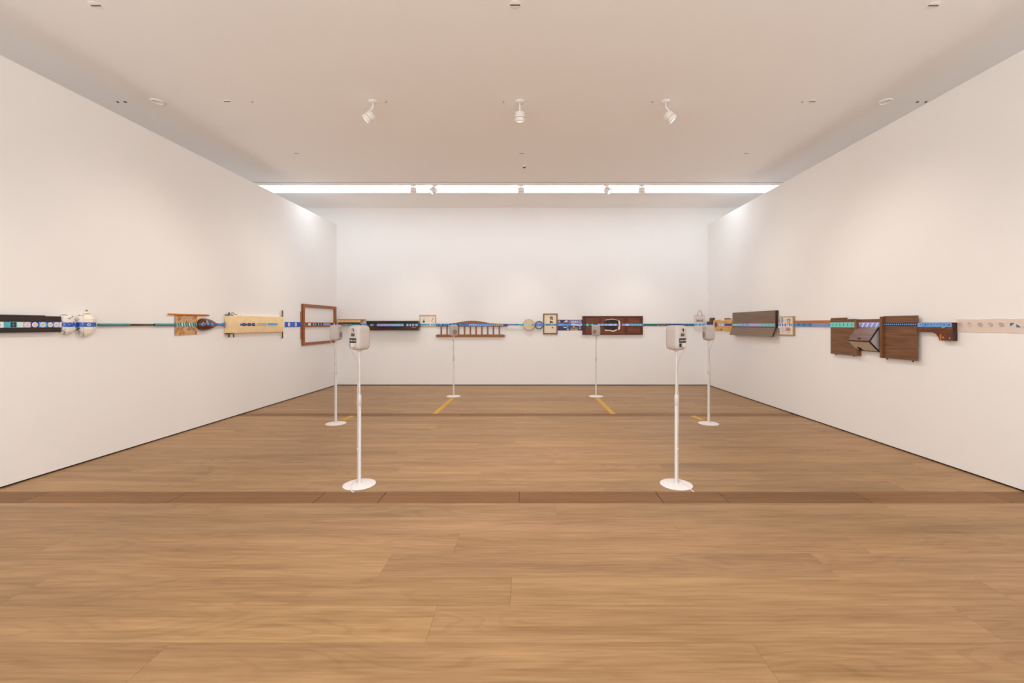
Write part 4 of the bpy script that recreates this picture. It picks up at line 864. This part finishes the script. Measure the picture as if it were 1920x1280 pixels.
P.band('painted_band', 1606.5, 1649.2, 604, 613.9, .0355, '#8f96dc', lambda A: [q for i in range(5) for q in (('#c4d4ec', [(.02+.2*i, .1), (.08+.2*i, .05), (.17+.2*i, .9), (.11+.2*i, .95)]), ('#b0b8ec', [(.03+.2*i, .9), (.09+.2*i, .6), (.12+.2*i, .7), (.06+.2*i, .98)]), ('#6f7ccc', [(.1+.2*i, .1), (.16+.2*i, .05), (.18+.2*i, .35), (.13+.2*i, .4)]))], xr=1640, t=.001)
P.band('painted_band', 1657.4, 1719, 604.6, 611.2, TK+.0005, '#1c2030', rings(16, '#3f6fc0', '#7fa8e4', .26), xr=1690, t=.001)

P = Piece(RIGHT, 'carved_bracket', 'carved brown wooden leg bracket with brass pegs topped by a blue band', 'bracket', 1755, 622)
BR = wood('#4a2413', '#7a4424', 4, 30, 30, .25, 'bracket_wood'); T = .05
MB().extr(P.pts([(1720.3, 604.6), (1786.5, 604.4), (1786.5, 638.8), (1761, 638.2), (1759, 632), (1755, 626.5), (1750, 623.2), (1744, 622.3), (1720.3, 621.9)], T), 0, T, BR).build('bracket_body', P.o, .003)
P.box('end_cap', 1785.2, 1786.5, 604.4, 638.8, 0, T+.002, wood('#2c150c', '#3f2013', 40, 3, 40, .3), .001, 1786)
BRASS = paint('#b9772c', .25, .1, 30, metal=.6)
a = P.p(1772, 614.2, T); MB().lathe([(0, .035), (.009, .033), (.009, 0)], BRASS, 14, fn=lambda x, y, h: (a[0]+x, a[1]+y, T+h)).build('brass_peg', P.o)
a = P.p(1764.6, 632, T); MB().box(a[0]-.008, a[0]+.008, a[1]-.032, a[1]+.034, T, T+.012, BRASS).build('brass_bar', P.o, .003)
for x, y in ((1768.5, 632.2), (1780.8, 633.8)):
    a = P.p(x, y, T); MB().cyl(a[0], a[1], .007, T-.001, T+.004, paint('#cfa57c', .4), 12).build('screw', P.o)
P.band('painted_band', 1720.3, 1785, 604.6, 612.8, T+.0005, '#4f90d8', lambda A: [R_('#7ab0ea', s-.05, s+.05, .12, .9) for s in (.09, .42, .6, .79, .93)]+[R_('#4f90d8', s-.035, s+.035, .25, .78) for s in (.42, .6, .79, .93)]+[C_('#1d3f78', s, .52, .16, A, 10) for s in (.09, .25, .42, .79)]+[R_('#24508c', .58, .62, .5, .6), ('#1d3f78', [(.9, .3), (.96, .5), (.94, .7), (.89, .45)])], xr=1760, t=.002)

P = Piece(RIGHT, 'cloth_strip', 'long pale pinkish cloth strip with grey squares and blue triangles at right edge', 'cloth', 1850, 620)
CL = paint('#cfc0b6', .9, .05, 120, .3)
a0, a1, b0, b1 = P.rect(1794.5, 2150, 598, 623.5, .003, 1860)
n = 60; mb = MB()
for i in range(n):
    u0, u1 = a0+(a1-a0)*i/n, a0+(a1-a0)*(i+1)/n; f = lambda u: (.0018*math.sin(u*19), .004+.0015*math.sin(u*31))
    s0, w0 = f(u0); s1, w1 = f(u1)
    mb.add([(u0, b0+s0, w0), (u1, b0+s1, w1), (u1, b1+s1, w1), (u0, b1+s0, w0), (u0, b0+s0, .0005), (u1, b0+s1, .0005), (u1, b1+s1, .0005), (u0, b1+s0, .0005)], [(0, 1, 2, 3), (0, 4, 5, 1), (3, 2, 6, 7)], CL)
mb.build('cloth', P.o, 0, normals=False)
mb = MB(); GY = paint('#a9a29f', .85, .12, 90); GY2 = paint('#bdb4b0', .85, .1, 90)
def pq(L, m): mb.flat(P.pts(L, .0075), .0075, m)
for x, s in ((1800.5, 3.4), (1818, 3.7), (1837, 3.9), (1857, 4.1), (1877, 4.4)):
    pq([(x-s, 604.6), (x+s*.75, 604.6), (x-s, 609.9)], GY); pq([(x+s, 606), (x+s, 612.2), (x-s*.8, 612.2)], GY2 if x < 1830 else GY)
BT = paint('#2a6f9c', .7, .1, 60)
pq([(1893.6, 605.2), (1902.4, 605), (1894, 612)], BT); pq([(1905.5, 607), (1905.5, 613.4), (1914.3, 613.4)], BT); pq([(1919, 613.6), (1927, 605), (1927, 613.6)], BT); pq([(1938, 606), (1946, 606), (1938, 613)], BT)
mb.build('printed_motifs', P.o, 0, weld=False, normals=False)
